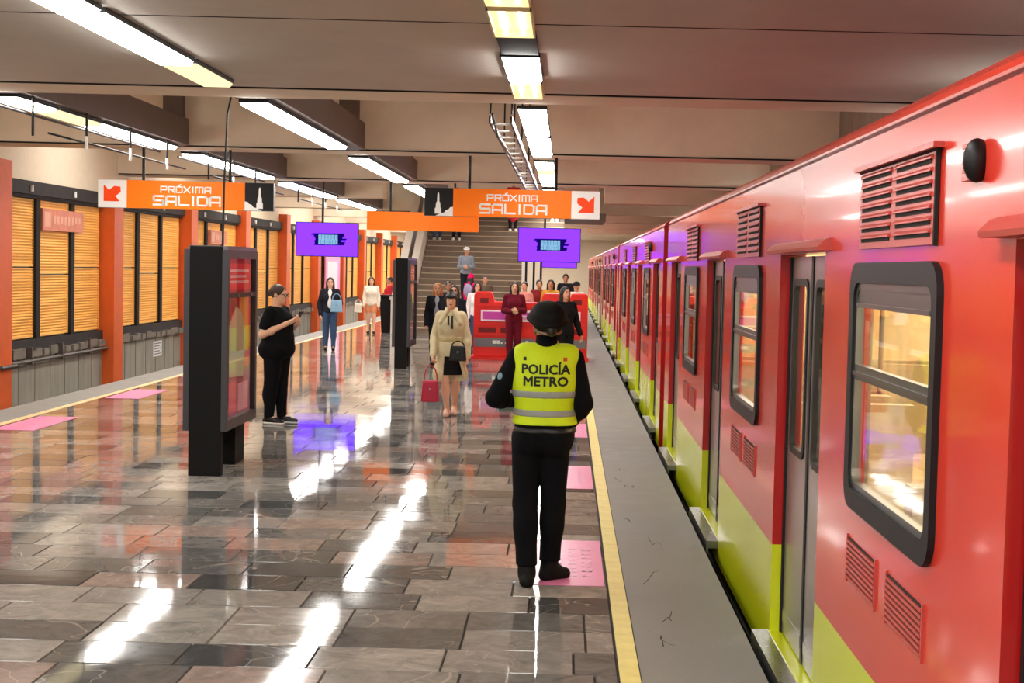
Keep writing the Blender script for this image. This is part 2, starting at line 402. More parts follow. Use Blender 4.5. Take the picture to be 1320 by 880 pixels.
# ------------------------------------------------------------------ lamps
def lamp(xa, xb, ya, yb, kind, label, group):
    t = thing('ceiling_light', label, 'light', ((xa+xb)/2, (ya+yb)/2, 3.80), 0, group)
    w, l = (xb-xa)/2, (yb-ya)/2-.02
    if kind == 'open':
        b = MB().box(-w, w, -l, l, -.02, -.008).box(-w, -w+.015, -l, l, -.08, -.02).box(w-.015, w, -l, l, -.08, -.02).box(-w, w, l-.02, l, -.08, -.02).box(-w, w, -l, -l+.02, -.08, -.02)
        b.build('reflector', M_REFL, t)
        for x in (-.07, .07): MB().cyl((x, -l+.05, -.05), (x, l-.05, -.05), .016, n=8).build('tube', M_TUBE, t)
    elif kind == 'dark':
        MB().box(-w, w, -l, l, -.03, -.004).build('housing', M_MATT, t)
    else:
        MB().box(-w-.012, w+.012, -l, l, -.045, -.004).build('housing', M_BLACK, t)
        MB().prism([(-w, -.045), (w, -.045), (w-.03, -.085), (-w+.03, -.085)], 'y', -l+.01, l-.01).build('diffuser', M_LWARM if kind == 'warm' else M_LWHITE, t)
    return t
NTH = ['first', 'second', 'third', 'fourth', 'fifth', 'sixth', 'seventh', 'eighth', 'ninth', 'tenth', 'eleventh', 'twelfth', 'thirteenth', 'fourteenth', 'fifteenth', 'sixteenth', 'seventeenth', 'eighteenth', 'nineteenth', 'twentieth', 'twenty-first']
def lamp_row(xs, segs, where, group):
    for i, (ya, yb, k) in enumerate(segs):
        kd = {'w': 'white', 'y': 'warm', 'o': 'open', 'd': 'dark'}[k]
        ds = {'w': 'white fluorescent ceiling light', 'y': 'yellowed fluorescent ceiling light', 'o': 'open light with two bare tubes', 'd': 'unlit black light housing'}[k]
        nth = NTH
        lab = ds+' '+where+', '+nth[i]+' along it'
        lamp(xs[0], xs[1], ya, yb, kd, lab, group)
lamp_row(ROWS[0], [(8.0, 10.6, 'w'), (10.65, 13.2, 'w'), (13.25, 14.75, 'y'), (16.4, 18.9, 'w'), (18.95, 22.3, 'w'), (24.5, 27.2, 'w'), (27.25, 30.9, 'w'), (32.7, 36, 'w'), (36, 39.2, 'w'), (57, 63.5, 'w'), (65.2, 71.5, 'w'), (73.3, 79.5, 'w'), (81.5, 87.5, 'w')],
         'in the row over the kiosks', 'fluorescent lights over the left half of the platform')
lamp_row(ROWS[1], [(9, 12, 'w'), (12, 15, 'w'), (16.4, 17.7, 'w'), (17.75, 19.4, 'y'), (19.45, 23.1, 'w'), (24.5, 26.8, 'w'), (26.9, 30.8, 'w'), (32.7, 36, 'w'), (36, 39.2, 'w'), (40.8, 47, 'w'), (49, 55, 'w'), (57, 63.5, 'w'), (65.2, 71.5, 'w'), (73.3, 79.5, 'w'), (81.5, 87.5, 'w')],
         'above the left edge', 'fluorescent lights above the left platform edge')
lamp_row(ROWS[2], [(8.0, 9.9, 'o'), (10.0, 11.2, 'o'), (11.2, 12.4, 'd'), (12.4, 13.95, 'w'), (13.97, 15.2, 'o'), (16.4, 18.0, 'w'), (18.05, 19.6, 'w'), (20.0, 22.9, 'w'), (24.5, 25.9, 'w'), (26, 27.2, 'y'), (27.3, 30.9, 'w'), (32.7, 36, 'w'), (36, 39, 'w'), (41, 47, 'w'), (49.2, 55, 'w'), (57, 63.5, 'w'), (65.2, 71.5, 'w'), (73.3, 79.5, 'w'), (81.5, 87.5, 'w')],
         'in the middle row above the officer', 'fluorescent lights down the middle of the ceiling')
for xs, nm in zip(ROWS, ('over the kiosks', 'by the left edge', 'above the officer')):
    for i, ya in enumerate((-5, -1.5, 2)):
        lamp(xs[0], xs[1], ya, ya+3.2, 'white', 'ceiling light behind the viewer in the row '+nm+', '+NTH[i]+' from the rear', 'fluorescent lights behind the viewer')
for i, (xa, ya) in enumerate(((-2.4, 65.4), (-2.4, 73.4), (-2.4, 81.6), (-5.2, 73.4), (-5.2, 81.6))):  # extra cluster beside the rows, added to brighten the far end
    lamp(xa, xa+.5, ya, ya+6, 'white', 'ceiling light added to brighten the far end of the platform, '+NTH[i]+' of the cluster', 'lights added to brighten the far end')
# lights of the left track, hidden behind the beams from the platform
for i, ya in enumerate((18.5, 26.8, 34.8, 41.0, 44.2, 50, 53, 58, 61.2, 66, 69.2, 74.2, 77.3)):
    t = thing('track_light', 'white fluorescent light high over the left track, '+NTH[i]+' from the viewer', 'light', (-8.7, ya+1.2, 4.895), 0, 'lights over the left track')
    MB().box(-.2, .2, -1.25, 1.25, -.05, 0).build('housing', M_WHITE, t)
    MB().box(-.17, .17, -1.2, 1.2, -.1, -.05).build('diffuser', M_LWHITE, t)

for i, ya in enumerate((1, 5, 9, 13, 17, 21, 26, 31, 36, 42, 48)):  # unseen battens added behind the train to brighten the ceiling over it
    t = thing('fill_batten', 'white batten added unseen behind the train to light the ceiling, '+NTH[i]+' from the viewer', 'light', (4.5, ya, 3.1), 0, 'lights added behind the train for the ceiling')
    MB().box(-.06, 0, -.62, .62, -.05, .05).build('housing', M_WHITE, t)
    MB().box(-.10, -.06, -.6, .6, -.035, .035).build('diffuser', M_LWHITE, t)
# cable tray beside the middle row; conduit rails with hangers under the left row
t = thing('cable_tray', 'black ladder cable tray with pale rungs left of the middle lamp row', 'cable tray', (0, 0, 0))
for x in (-.95, -.70): MB().box(x-.012, x+.012, 16.35, 31, 3.58, 3.66).build('rail', M_BLACK, t)
rg = MB().box(-.125, .125, -.022, .022, 3.60, 3.625).mesh('rung', M_WHITE)
y = 16.8
while y < 31: link('rung', rg, t, (-.825, y, 0)); y += .85
for y in (16.5, 20, 23.5, 27, 30.5):
    MB().cyl((-.95, y, 3.7), (-.95, y, 3.82 if BY[1] < y < BY[1]+.8 else 4.9), .012).build('hanger', M_BLACK, t)
    MB().cyl((-.70, y, 3.7), (-.70, y, 3.82 if BY[1] < y < BY[1]+.8 else 4.9), .012).build('hanger', M_BLACK, t)
MB().tube([(-.93, 16.5, 3.7), (-.9, 17.2, 3.5), (-.86, 19.5, 3.48), (-.84, 23.3, 3.5)], .014).build('loose_cable', M_BLACK, t)
def conduit(ya, yb, lab):
    t = thing('conduit_rail', lab, 'conduit', (0, 0, 0))
    MB().tube([(-6.85, ya, 3.70), (-6.85, yb, 3.70)], .018).build('upper_rail', M_BLACK, t)
    MB().tube([(-6.55, ya+1.2, 3.45), (-6.42, ya+1.6, 3.42), (-6.42, yb, 3.42)], .014).build('lower_rail', M_BLACK, t)
    y = ya+.25; k = 0
    while y < yb:
        MB().cyl((-6.38, y, 3.80), (-6.38, y, 3.33), .016).build('hanger', M_BLACK, t)
        if k: MB().cyl((-6.38, y, 3.5), (-6.38, y, 3.33), .021).build('hanger_sleeve', M_WHITE, t)
        y += 1.85; k += 1
conduit(16.4, 23.4, 'black conduit rail on drop rods under the left lamp row, nearest stretch')
conduit(24.5, 31.4, 'black conduit rail on drop rods under the left lamp row, second stretch')
conduit(32.7, 39.6, 'black conduit rail on drop rods under the left lamp row, far stretch')

# ------------------------------------------------------------------ train
DOORS = (1.25, 5.05, 8.85, 12.65); DW = .63; CLEN = 13.9; CPITCH = 14.6
WINS = tuple((DOORS[i]+DOORS[i+1])/2 for i in range(3)); WH = .63
ZB, ZT = -.14, 2.42
def ring(yo0, yo1, zo0, zo1, yi0, yi1, zi0, zi1, ro, ri, x0, x1, n=5):
    """rounded rectangular ring in the y-z plane between x0 and x1"""
    def rr(a0, a1, b0, b1, r):
        out = []
        for (cy, cz, st) in ((a1-r, b1-r, 0), (a0+r, b1-r, 90), (a0+r, b0+r, 180), (a1-r, b0+r, 270)):
            for k in range(n+1):
                a = math.radians(st+90*k/n); out.append((cy+r*math.cos(a), cz+r*math.sin(a)))
        return out
    o = rr(yo0, yo1, zo0, zo1, ro); i = rr(yi0, yi1, zi0, zi1, ri); N_ = len(o)
    vs = [(x0, *p) for p in o]+[(x0, *p) for p in i]+[(x1, *p) for p in o]+[(x1, *p) for p in i]; fs = []
    for k in range(N_):
        j = (k+1) % N_
        fs += [(k, j, N_+j, N_+k), (2*N_+k, 2*N_+j, j, k), (N_+k, N_+j, 3*N_+j, 3*N_+k), (2*N_+j, 2*N_+k, 3*N_+k, 3*N_+j)]
    return MB().add(vs, fs)
def car_body():
    b = MB()
    ys = sorted({0, CLEN}|{d+s*DW for d in DOORS for s in (-1, 1)}|{w+s*(WH-.04) for w in WINS for s in (-1, 1)})
    zs = [ZB, .03, .49, 1.07, 1.91, 2.0, ZT]
    for ya, yb in zip(ys, ys[1:]):
        ym = (ya+yb)/2
        for za, zb in zip(zs, zs[1:]):
            zm = (za+zb)/2
            if .03 < zm < 2.0 and any(abs(ym-d) < DW for d in DOORS): continue
            if 1.07 < zm < 1.91 and any(abs(ym-w) < WH-.04 for w in WINS): continue
            b.add([(0, ya, za), (0, yb, za), (0, yb, zb), (0, ya, zb)], [(0, 3, 2, 1)], 1 if zm < .49 else 0)
    for d in DOORS:
        for s in (-1, 1):
            y = d+s*DW
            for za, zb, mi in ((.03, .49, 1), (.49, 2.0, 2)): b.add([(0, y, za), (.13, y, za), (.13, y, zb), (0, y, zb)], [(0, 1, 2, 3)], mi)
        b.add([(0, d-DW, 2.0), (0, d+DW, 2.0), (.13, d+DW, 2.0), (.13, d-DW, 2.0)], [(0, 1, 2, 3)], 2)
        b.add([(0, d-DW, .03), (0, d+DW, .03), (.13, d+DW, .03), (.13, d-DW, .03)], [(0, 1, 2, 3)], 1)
    for w in WINS:
        for s in (-1, 1): b.add([(0, w+s*(WH-.04), 1.07), (.05, w+s*(WH-.04), 1.07), (.05, w+s*(WH-.04), 1.91), (0, w+s*(WH-.04), 1.91)], [(0, 1, 2, 3)], 0)
    # curved roof, ends and underside
    prof = [(0, ZT), (.015, 2.455), (.05, 2.487), (.12, 2.51), (.35, 2.55), (.8, 2.6), (1.25, 2.61), (1.7, 2.6), (2.15, 2.55), (2.45, 2.47), (2.5, ZT), (2.5, ZB)]
    for (xa, za), (xb, zb) in zip(prof, prof[1:]): b.add([(xa, 0, za), (xa, CLEN, za), (xb, CLEN, zb), (xb, 0, zb)], [(0, 1, 2, 3)], 0)
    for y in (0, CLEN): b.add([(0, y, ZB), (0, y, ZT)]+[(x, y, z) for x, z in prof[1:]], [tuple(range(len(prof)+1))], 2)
    b.add([(0, 0, ZB), (.06, 0, -.22), (.06, CLEN, -.22), (0, CLEN, ZB)], [(0, 1, 2, 3)], 1)
    return b.mesh('body', [M_RED, M_LIME, M_REDD])
body_me = car_body()
in_b = MB().box(.14, 2.46, .05, CLEN-.05, -.02, .02).box(2.40, 2.46, .05, CLEN-.05, .02, 2.3).box(.14, 2.46, .05, CLEN-.05, 2.28, 2.32)
in_b.box(.14, 2.4, .05, .1, .02, 2.28).box(.14, 2.4, CLEN-.1, CLEN-.05, .02, 2.28)
ys_ = [0.05]+[v for d in DOORS for v in (d-DW-.05, d+DW+.05)]+[CLEN-.05]
for a, b_ in zip(ys_[::2], ys_[1::2]): in_b.box(.10, .13, a, b_, .02, 1.0)
int_me = in_b.mesh('interior_lining', M_INT)
seat_b = MB()
for w in WINS:
    for s in (-1, 1): seat_b.box(.15, .95, w+s*.3-.06, w+s*.3+.06, .4, 1.15); seat_b.box(1.6, 2.38, w+s*.3-.06, w+s*.3+.06, .4, 1.15)
    seat_b.box(.15, .95, w-.3, w+.3, .38, .48); seat_b.box(1.6, 2.38, w-.3, w+.3, .38, .48)
seat_me = seat_b.mesh('bench_seat', M_SEAT)
pole_b = MB()
for d in DOORS: pole_b.cyl((1.25, d, .02), (1.25, d, 2.28), .018); pole_b.cyl((.5, d+.75, .02), (.5, d+.75, 2.28), .016)
pole_me = pole_b.mesh('grab_pole', M_STEEL)
lamp_me = MB().box(.7, .95, .4, CLEN-.4, 2.262, 2.279).box(1.55, 1.8, .4, CLEN-.4, 2.262, 2.279).mesh('interior_lamp', M_INTL)
under_me = MB().box(.16, 2.3, .1, CLEN-.1, -.9, -.2).box(.05, .16, 2, CLEN-2, -.75, -.3).mesh('underframe', M_MATT)
# window set
fr_me = ring(-WH, WH, 1.03, 1.95, -WH+.06, WH-.075, 1.105, 1.875, .10, .06, -.022, .016).mesh('window_frame', M_RUB)
fi_me = ring(-WH+.06, WH-.075, 1.105, 1.875, -WH+.075, WH-.095, 1.13, 1.85, .055, .045, -.012, .016).mesh('inner_frame', M_ALU)
bar_me = MB().box(-.01, .016, -WH+.07, WH-.08, 1.515, 1.57).box(-.018, .0, -WH+.08, WH-.08, 1.53, 1.545).mesh('middle_bar', M_ALU)
top_me = MB().box(-.008, .016, -WH+.07, WH-.08, 1.80, 1.86).box(-.016, .0, -WH+.1, WH-.1, 1.785, 1.80).mesh('hopper_rail', M_ALU)
pa_me = MB().box(.002, .006, -WH+.07, WH-.09, 1.55, 1.81).mesh('pane', M_GLASS)
pb_me = MB().box(.006, .010, -WH+.07, WH-.09, 1.12, 1.53).mesh('pane', M_GLASS)
# grille above each window
gp_me = MB().box(-.012, .0, -.53, .53, 2.0, 2.285).box(-.035, .0, -.58, .56, 2.285, 2.302).mesh('grille_plate', M_VENT)
def slat_mb(y0, y1, z):
    return MB().prism([(-.012, z+.010), (-.022, z+.001), (-.022, z-.004), (-.012, z-.004)], 'y', y0, y1), MB().box(-.0145, -.011, y0+.012, y1-.012, z-.0165, z-.004)
SL = [(y0, y1, 2.262-.037*k) for k in range(7) for y0, y1 in ((-.50, -.03), (.03, .50))]
slat_me = slat_mb(-.235, .235, 0)[0].mesh('slat', M_VENT)
slot_b = MB().box(-.015, -.003, -.545, -.531, 1.995, 2.29).box(-.018, -.003, -.56, .54, 2.279, 2.286); sl_all = MB()
for y0, y1, z in SL:
    for part, dst in zip(slat_mb(y0, y1, z), (sl_all, slot_b)): dst.add(part.v, part.f)
slot_me = slot_b.mesh('grille_slots', M_DARK); slall_me = sl_all.mesh('slat_bank', M_VENT)
# low vents
vb = MB(); vd = MB()
for y0 in (-.53, .12):
    vd.box(-.004, 0, y0, y0+.47, .745, .905)
    for k in range(8): vb.box(-.010, -.002, y0, y0+.47, .750+k*.0195, .760+k*.0195)
    vb.box(-.008, 0, y0-.012, y0, .735, .915); vb.box(-.008, 0, y0+.47, y0+.482, .735, .915)
vent_me = vb.mesh('lower_vent', M_VENT); ventd_me = vd.mesh('lower_vent_slots', M_DARK)
# doors
leaf_b = MB()
for a in (1,):
    leaf_b.box(.062, .10, .012, DW-.0, .04, 1.02).box(.062, .10, .012, .12, 1.02, 1.99).box(.062, .10, DW-.13, DW, 1.02, 1.99).box(.062, .10, .12, DW-.13, 1.86, 1.99)
    leaf_b.box(.057, .063, .05, DW-.05, .1, .16)
leaf_me = leaf_b.mesh('door_leaf', mat('door_leaf_steel', srgb(168, 164, 158), .3, .7))
lseal_me = ring(.10, DW-.11, 1.0, 1.88, .135, DW-.145, 1.035, 1.845, .06, .04, .054, .10).mesh('pane_seal', M_RUB)
lpane_me = MB().box(.066, .071, .12, DW-.13, 1.02, 1.86).mesh('pane', M_GLASS)
edge_me = MB().box(.056, .10, .0, .024, .04, 1.99).mesh('edge_rubber', M_RUB)
jamb_me = MB().box(.050, .118, DW-.028, DW-.002, .035, 1.99).mesh('jamb_seal', M_RUB)
sill_me = MB().box(-.085, .12, -.70, .70, -.03, .022).box(-.085, -.07, -.70, .70, -.06, -.03).mesh('door_sill', M_STEEL)
drip_me = MB().prism([(-.0, 2.005), (-.055, 2.005), (-.06, 2.02), (-.03, 2.05), (0, 2.06)], 'y', -.76, .76).mesh('drip_rail', M_VENT)
sig_b = MB().sphere((-.018, 0, 2.215), (.038, .026, .060), 14, 8)
sig_me = sig_b.mesh('signal_lamp', M_BLACK, True)
sigr = MB()
for k in range(5): sigr.box(-.03, 0, .03, .10, 2.165+k*.022, 2.177+k*.022)
sigr_me = sigr.mesh('signal_louvre', M_VENT)
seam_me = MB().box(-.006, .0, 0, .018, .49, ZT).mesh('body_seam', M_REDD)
def make_car(y0, label, near):
    t = thing('metro_car', label, 'train', (1.10, y0, 0), 0, None)
    link('body', body_me, t); link('interior_lining', int_me, t); link('bench_seat', seat_me, t); link('grab_pole', pole_me, t)
    link('interior_lamp', lamp_me, t); link('underframe', under_me, t)
    MB().box(.0, .02, 0, CLEN, 2.405, 2.43).build('gutter', M_VENT, t)
    for w in WINS:
        f = link('window_frame', fr_me, t, (0, w, 0))
        for nm, me in (('inner_frame', fi_me), ('middle_bar', bar_me), ('hopper_rail', top_me), ('pane', pa_me), ('pane', pb_me)): link(nm, me, f)
        g = link('grille_plate', gp_me, t, (0, w, 0))
        link('grille_slots', slot_me, g)
        if near:
            for y0_, y1_, z in SL: link('slat', slat_me, g, (0, (y0_+y1_)/2, z))
        else: link('slat_bank', slall_me, g)
        v = link('lower_vent', vent_me, t, (0, w, 0)); link('lower_vent_slots', ventd_me, v)
    for d in DOORS:
        for s in (1, -1):
            lf = link('door_leaf', leaf_me, t, (0, d, 0)); lf.scale = (1, s, 1)
            for nm, me in (('pane_seal', lseal_me), ('pane', lpane_me), ('edge_rubber', edge_me), ('jamb_seal', jamb_me)): link(nm, me, lf)
        link('door_sill', sill_me, t, (0, d, 0)); link('drip_rail', drip_me, t, (0, d, 0))
    sl = link('signal_lamp', sig_me, t, (0, DOORS[0]+.93, 0)); link('signal_louvre', sigr_me, sl)
    return t
Y_N = 1.56
CARLAB = ['red and lime metro car nearest the viewer, with slatted grilles over its windows', 'red and lime metro car next after the nearest one, beside the red barriers',
          'third red and lime metro car along the platform', 'fourth red and lime metro car along the platform', 'fifth red and lime metro car, farthest one visible']
for k in range(5): make_car(Y_N+CPITCH*k, CARLAB[k], k == 0)
t = thing('metro_car', 'red and lime metro car standing behind the viewer', 'train', (1.10, Y_N-CPITCH, 0))
link('body', body_me, t); link('interior_lining', int_me, t)
for d in DOORS:
    for s in (1, -1): link('door_leaf', leaf_me, t, (0, d, 0)).scale = (1, s, 1)
for w in WINS: link('window_frame', fr_me, t, (0, w, 0))

# ------------------------------------------------------------------ signs
GL = {'P': ([(0, 0), (0, 1), (1, 1), (1, .42), (0, .42)],), 'R': ([(0, 0), (0, 1), (1, 1), (1, .45), (0, .45)], [(.5, .45), (1, 0)]),
      'O': ([(0, 0), (0, 1), (1, 1), (1, 0), (0, 0)],), 'Ó': ([(0, 0), (0, 1), (1, 1), (1, 0), (0, 0)], [(.45, 1.2), (.75, 1.38)]),
      'X': ([(0, 0), (1, 1)], [(0, 1), (1, 0)]), 'I': ([(.5, 0), (.5, 1)],), 'M': ([(0, 0), (0, 1), (1, 1), (1, 0)], [(.5, 1), (.5, 0)]),
      'A': ([(0, 0), (0, .85), (.15, 1), (1, 1), (1, 0)], [(0, .38), (1, .38)]), 'S': ([(1, 1), (.1, 1), (0, .9), (0, .58), (.1, .5), (.9, .5), (1, .42), (1, .1), (.9, 0), (0, 0)],),
      'L': ([(0, 1), (0, 0), (1, 0)],), 'D': ([(0, 0), (0, 1), (.8, 1), (1, .8), (1, .2), (.8, 0), (0, 0)],)}
def letters(text, w, h, th, gap):
    b = MB(); x = 0
    for ch in text:
        cw = w*.35 if ch == 'I' else w*(1.25 if ch == 'M' else 1)
        for pl in GL[ch]:
            for (ax, az), (bx, bz) in zip(pl, pl[1:]):
                p = Vector((x+ax*cw, az*h)); q_ = Vector((x+bx*cw, bz*h)); d = (q_-p).normalized(); n = Vector((-d.y, d.x))*th/2
                p = p-d*th/2; q_ = q_+d*th/2
                b.prism([tuple(p-n), tuple(q_-n), tuple(q_+n), tuple(p+n)], 'y', -.004, .004)
        x += cw+gap
    return b, x-gap
def flat(b, poly, y0, y1): return b.prism(poly, 'y', y0, y1)
def exit_sign(x0, y, z0, flip, lab):
    """3 m hanging sign: arrow square, orange field with two lines, station emblem"""
    t = thing('exit_sign', lab, 'sign', (x0, y, z0))
    H_, W_ = .48, 3.0; A = .49
    cells = [(0, A, 'w'), (A, W_-A, 'o'), (W_-A, W_, 'k')]
    if flip: cells = [(0, A, 'k'), (A, W_-A, 'o'), (W_-A, W_, 'w')]
    MB().box(0, W_, .02, .10, 0, H_).build('case', M_GREYM, t)
    for a, c, k in cells:
        MB().box(a+.002, c-.002, 0, .02, .004, H_-.004).build({'w': 'arrow_panel', 'o': 'orange_panel', 'k': 'emblem_panel'}[k], {'w': M_SIGNW, 'o': M_SIGNO, 'k': M_SIGNK}[k], t)
        if k == 'w':
            pl = [(.10, .10), (.36, .10), (.31, .16), (.38, .23), (.30, .27), (.38, .36), (.30, .41), (.23, .33), (.14, .41), (.10, .36)]
            pl = [(.10, .11), (.37, .11), (.30, .20), (.39, .27), (.385, .36), (.28, .37), (.19, .30), (.10, .39)]
            if flip: pl = [(A-x_, z_) for x_, z_ in pl]
            MB().prism([(a+x_, z_) for x_, z_ in pl], 'y', -.006, .001).build('arrow', M_ARROW, t)
        if k == 'k':
            e = MB()
            tw = [(.20, .04), (.20, .13), (.215, .14), (.22, .22), (.235, .25), (.238, .36), (.247, .40), (.262, .40), (.27, .36), (.273, .25), (.29, .22), (.295, .14), (.31, .13), (.31, .04)]
            base = [(.0, .004), (.30, .004), (.20, .05), (.15, .06), (.12, .10), (.07, .12), (.05, .15), (.0, .16)]
            if flip: tw = [(A-x_, z_) for x_, z_ in tw]; base = [(A-x_, z_) for x_, z_ in base]
            e.prism([(a+x_, z_) for x_, z_ in tw], 'y', -.006, .001); e.prism([(a+x_, z_) for x_, z_ in base], 'y', -.005, .001)
            e.build('emblem', M_SIGNW, t)
    b, w = letters('PRÓXIMA', .098, .095, .020, .034); o = b.build('lettering', M_SIGNW, t); o.location = ((W_-w)/2, -.002, .285)
    b, w = letters('SALIDA', .165, .145, .032, .050); o = b.build('lettering', M_SIGNW, t); o.location = ((W_-w)/2+.02, -.002, .07)
    for xx in (.76, 2.24): MB().cyl((xx, .06, H_), (xx, .06, 3.82-z0), .026).build('hanging_rod', M_BLACK, t)
    return t
exit_sign(-8.06, 23.95, 2.77, False, 'orange exit sign PRÓXIMA SALIDA hanging with arrow on its left end')
exit_sign(-2.48, 23.95, 2.76, True, 'orange exit sign PRÓXIMA SALIDA hanging with arrow on its right end')
t = thing('blank_sign', 'plain orange hanging sign in front of the stairs without lettering', 'sign', (-4.62, 32.0, 2.70))
MB().box(0, 2.55, 0, .09, 0, .42).build('case', M_SIGNO, t)
for xx in (.53, 2.0): MB().cyl((xx, .045, .42), (xx, .045, 1.12), .026).build('hanging_rod', M_BLACK, t)
def led_screen(x0, y, z0, w, h, lab, ztop):
    t = thing('led_screen', lab, 'screen', (x0, y, z0))
    MB().box(-.02, w+.02, .0, .12, -.02, h+.02).build('case', M_BLACK, t)
    MB().box(0, w, -.008, .0, 0, h).build('display', M_PURPLE, t)
    cx, cz = w*.52, h*.5; bw, bh = w*.42, h*.36; q = random.Random(3)
    b = MB(); n = 7
    for k in range(n):
        z_ = cz-bh/2+bh*k/n; l = q.uniform(.0, .14)*w*(.4 if 0 < k < n-1 else 1); r_ = q.uniform(.0, .16)*w
        b.prism([(cx-bw/2-l*.6, z_), (cx+bw/2+r_*.6, z_+.01), (cx+bw/2+r_*.75, z_+bh/n+.012), (cx-bw/2-l*.4, z_+bh/n+.004)], 'y', -.012, -.007)
    b.build('brush_mark', M_NAVY, t)
    g = MB(); b2 = MB(); lw = bw*.76
    for line in range(2):
        x_ = cx-lw/2; zc = cz+(.5-line)*bh*.40-bh*.2
        while x_ < cx+lw/2-.03:
            ww = q.uniform(.05, .10)*w/1.6; ww = min(ww, cx+lw/2-x_)
            g.box(x_, x_+ww*.9, -.016, -.011, zc+q.uniform(-.012, .0), zc+bh*.40)
            b2.box(x_+ww*.35, x_+ww*.6, -.018, -.0155, zc+bh*.12, zc+bh*q.uniform(.2, .3))
            x_ += ww
    tag(g.build('display_lettering', M_LBLUE, t), kind='stuff'); tag(b2.build('letter_gaps', mat('screen_teal', srgb(60, 120, 150), .5, emit=.5), t), kind='stuff')
    for xx in (w*.42,): MB().cyl((xx, .06, h+.02), (xx, .06, ztop-z0), .03).build('hanging_pole', M_BLACK, t)
    return t
led_screen(-7.0, 36, 2.10, 1.57, .84, 'purple LED screen hanging on the left, before the shuttered wall', 4.9)
led_screen(-1.28, 36, 2.09, 1.57, .84, 'purple LED screen hanging on the right of the stairs', 4.9)
led_screen(-.97, 47, 1.96, 1.25, .75, 'farther purple LED screen half hidden behind the right one', 4.9)

# faded station name plates and a notice on the left wall, pink poster
def plate(nm, lab, y0, y1, z0, z1):
    t = thing(nm, lab, 'sign', (XW+.05, y0, z0))
    MB().box(-.08, .0, 0, y1-y0, 0, z1-z0).build('plate', mat('faded_pink_plate', srgb(206, 120, 88), .5, var=.25, scale=5), t)
    b = MB(); q = random.Random(4); m_ = mat('washed_lettering', srgb(222, 158, 128), .5)
    b.box(0, .004, .08, .42, .06, z1-z0-.06)
    x_ = .56
    while x_ < y1-y0-.25: b.box(0, .004, x_, x_+.12, .12+q.uniform(0, .06), z1-z0-.12); x_ += .2
    tag(b.build('worn_print', m_, t), kind='stuff')
plate('station_sign', 'faded pink station name plate on the nearest amber shutters', 27.0, 29.25, 2.42, 2.84)
plate('station_sign', 'faded pink station name plate on the shutters above the kiosk', 39.7, 41.5, 2.38, 2.78)
t = thing('paper_notice', 'white paper notice stuck on the concrete wall under the shutters', 'notice', (XW+.004, 34.4, -.50))
MB().box(0, .01, 0, .72, 0, .38).build('sheet', M_WHITE, t)
b = MB()
for k in range(5): b.box(.01, .013, .1, .62-.1*(k % 2), .05+k*.065, .075+k*.065)
b.build('print', M_BGREY, t)
t = thing('pink_poster', 'tall pale pink poster between far orange pillars on the left wall', 'poster', (XW+.1, 58.0, .5))
MB().box(.0, .06, 0, 3.6, 0, 2.5).build('sheet', M_PPINK, t)
MB().box(.06, .07, .4, 2.9, .3, 1.5).build('print', M_PWHITE, t)

# ------------------------------------------------------------------ floor decals
def decal(x0, x1, y0, y1, lab):
    t = thing('floor_decal', lab, 'decal', (x0, y0, .002), 0, None)
    MB().box(0, x1-x0, 0, y1-y0, 0, .0015).build('film', M_PINK, t)
    b = MB(); q = random.Random(8); W = x1-x0; L_ = y1-y0
    for k, (xa, xb) in enumerate(((.30, .40), (.50, .62), (.70, .84))):
        y_ = L_*.18
        while y_ < L_*.8:
            d = q.uniform(.06, .1)
            b.box(W*xa, W*xb, y_, y_+d*.35, .0015, .002); b.box(W*xa, W*(xa+.04), y_, y_+d, .0015, .002)
            if q.random() < .6: b.box(W*(xb-.04), W*xb, y_, y_+d, .0015, .002)
            y_ += d+.05
    tag(b.build('worn_lettering', M_PINKW, t), kind='stuff')
DL = ['pink floor decal beside the officer\'s boot, next to the yellow line', 'second pink floor decal along the yellow line, past the officer\'s boots', 'third pink floor decal along the yellow line, beyond the officer', 'fourth pink floor decal along the yellow line, near the red barriers']
for k, lab in enumerate(DL): decal(-.17, .265, 8.31+3.72*k, 9.71+3.72*k, lab)
for k, lab in enumerate(['nearest pink floor decal by the left platform edge', 'second pink floor decal by the left platform edge', 'third pink floor decal by the left platform edge, behind the near kiosk']):
    decal(-6.27, -5.80, 15.2+3.75*k, 16.6+3.75*k, lab)

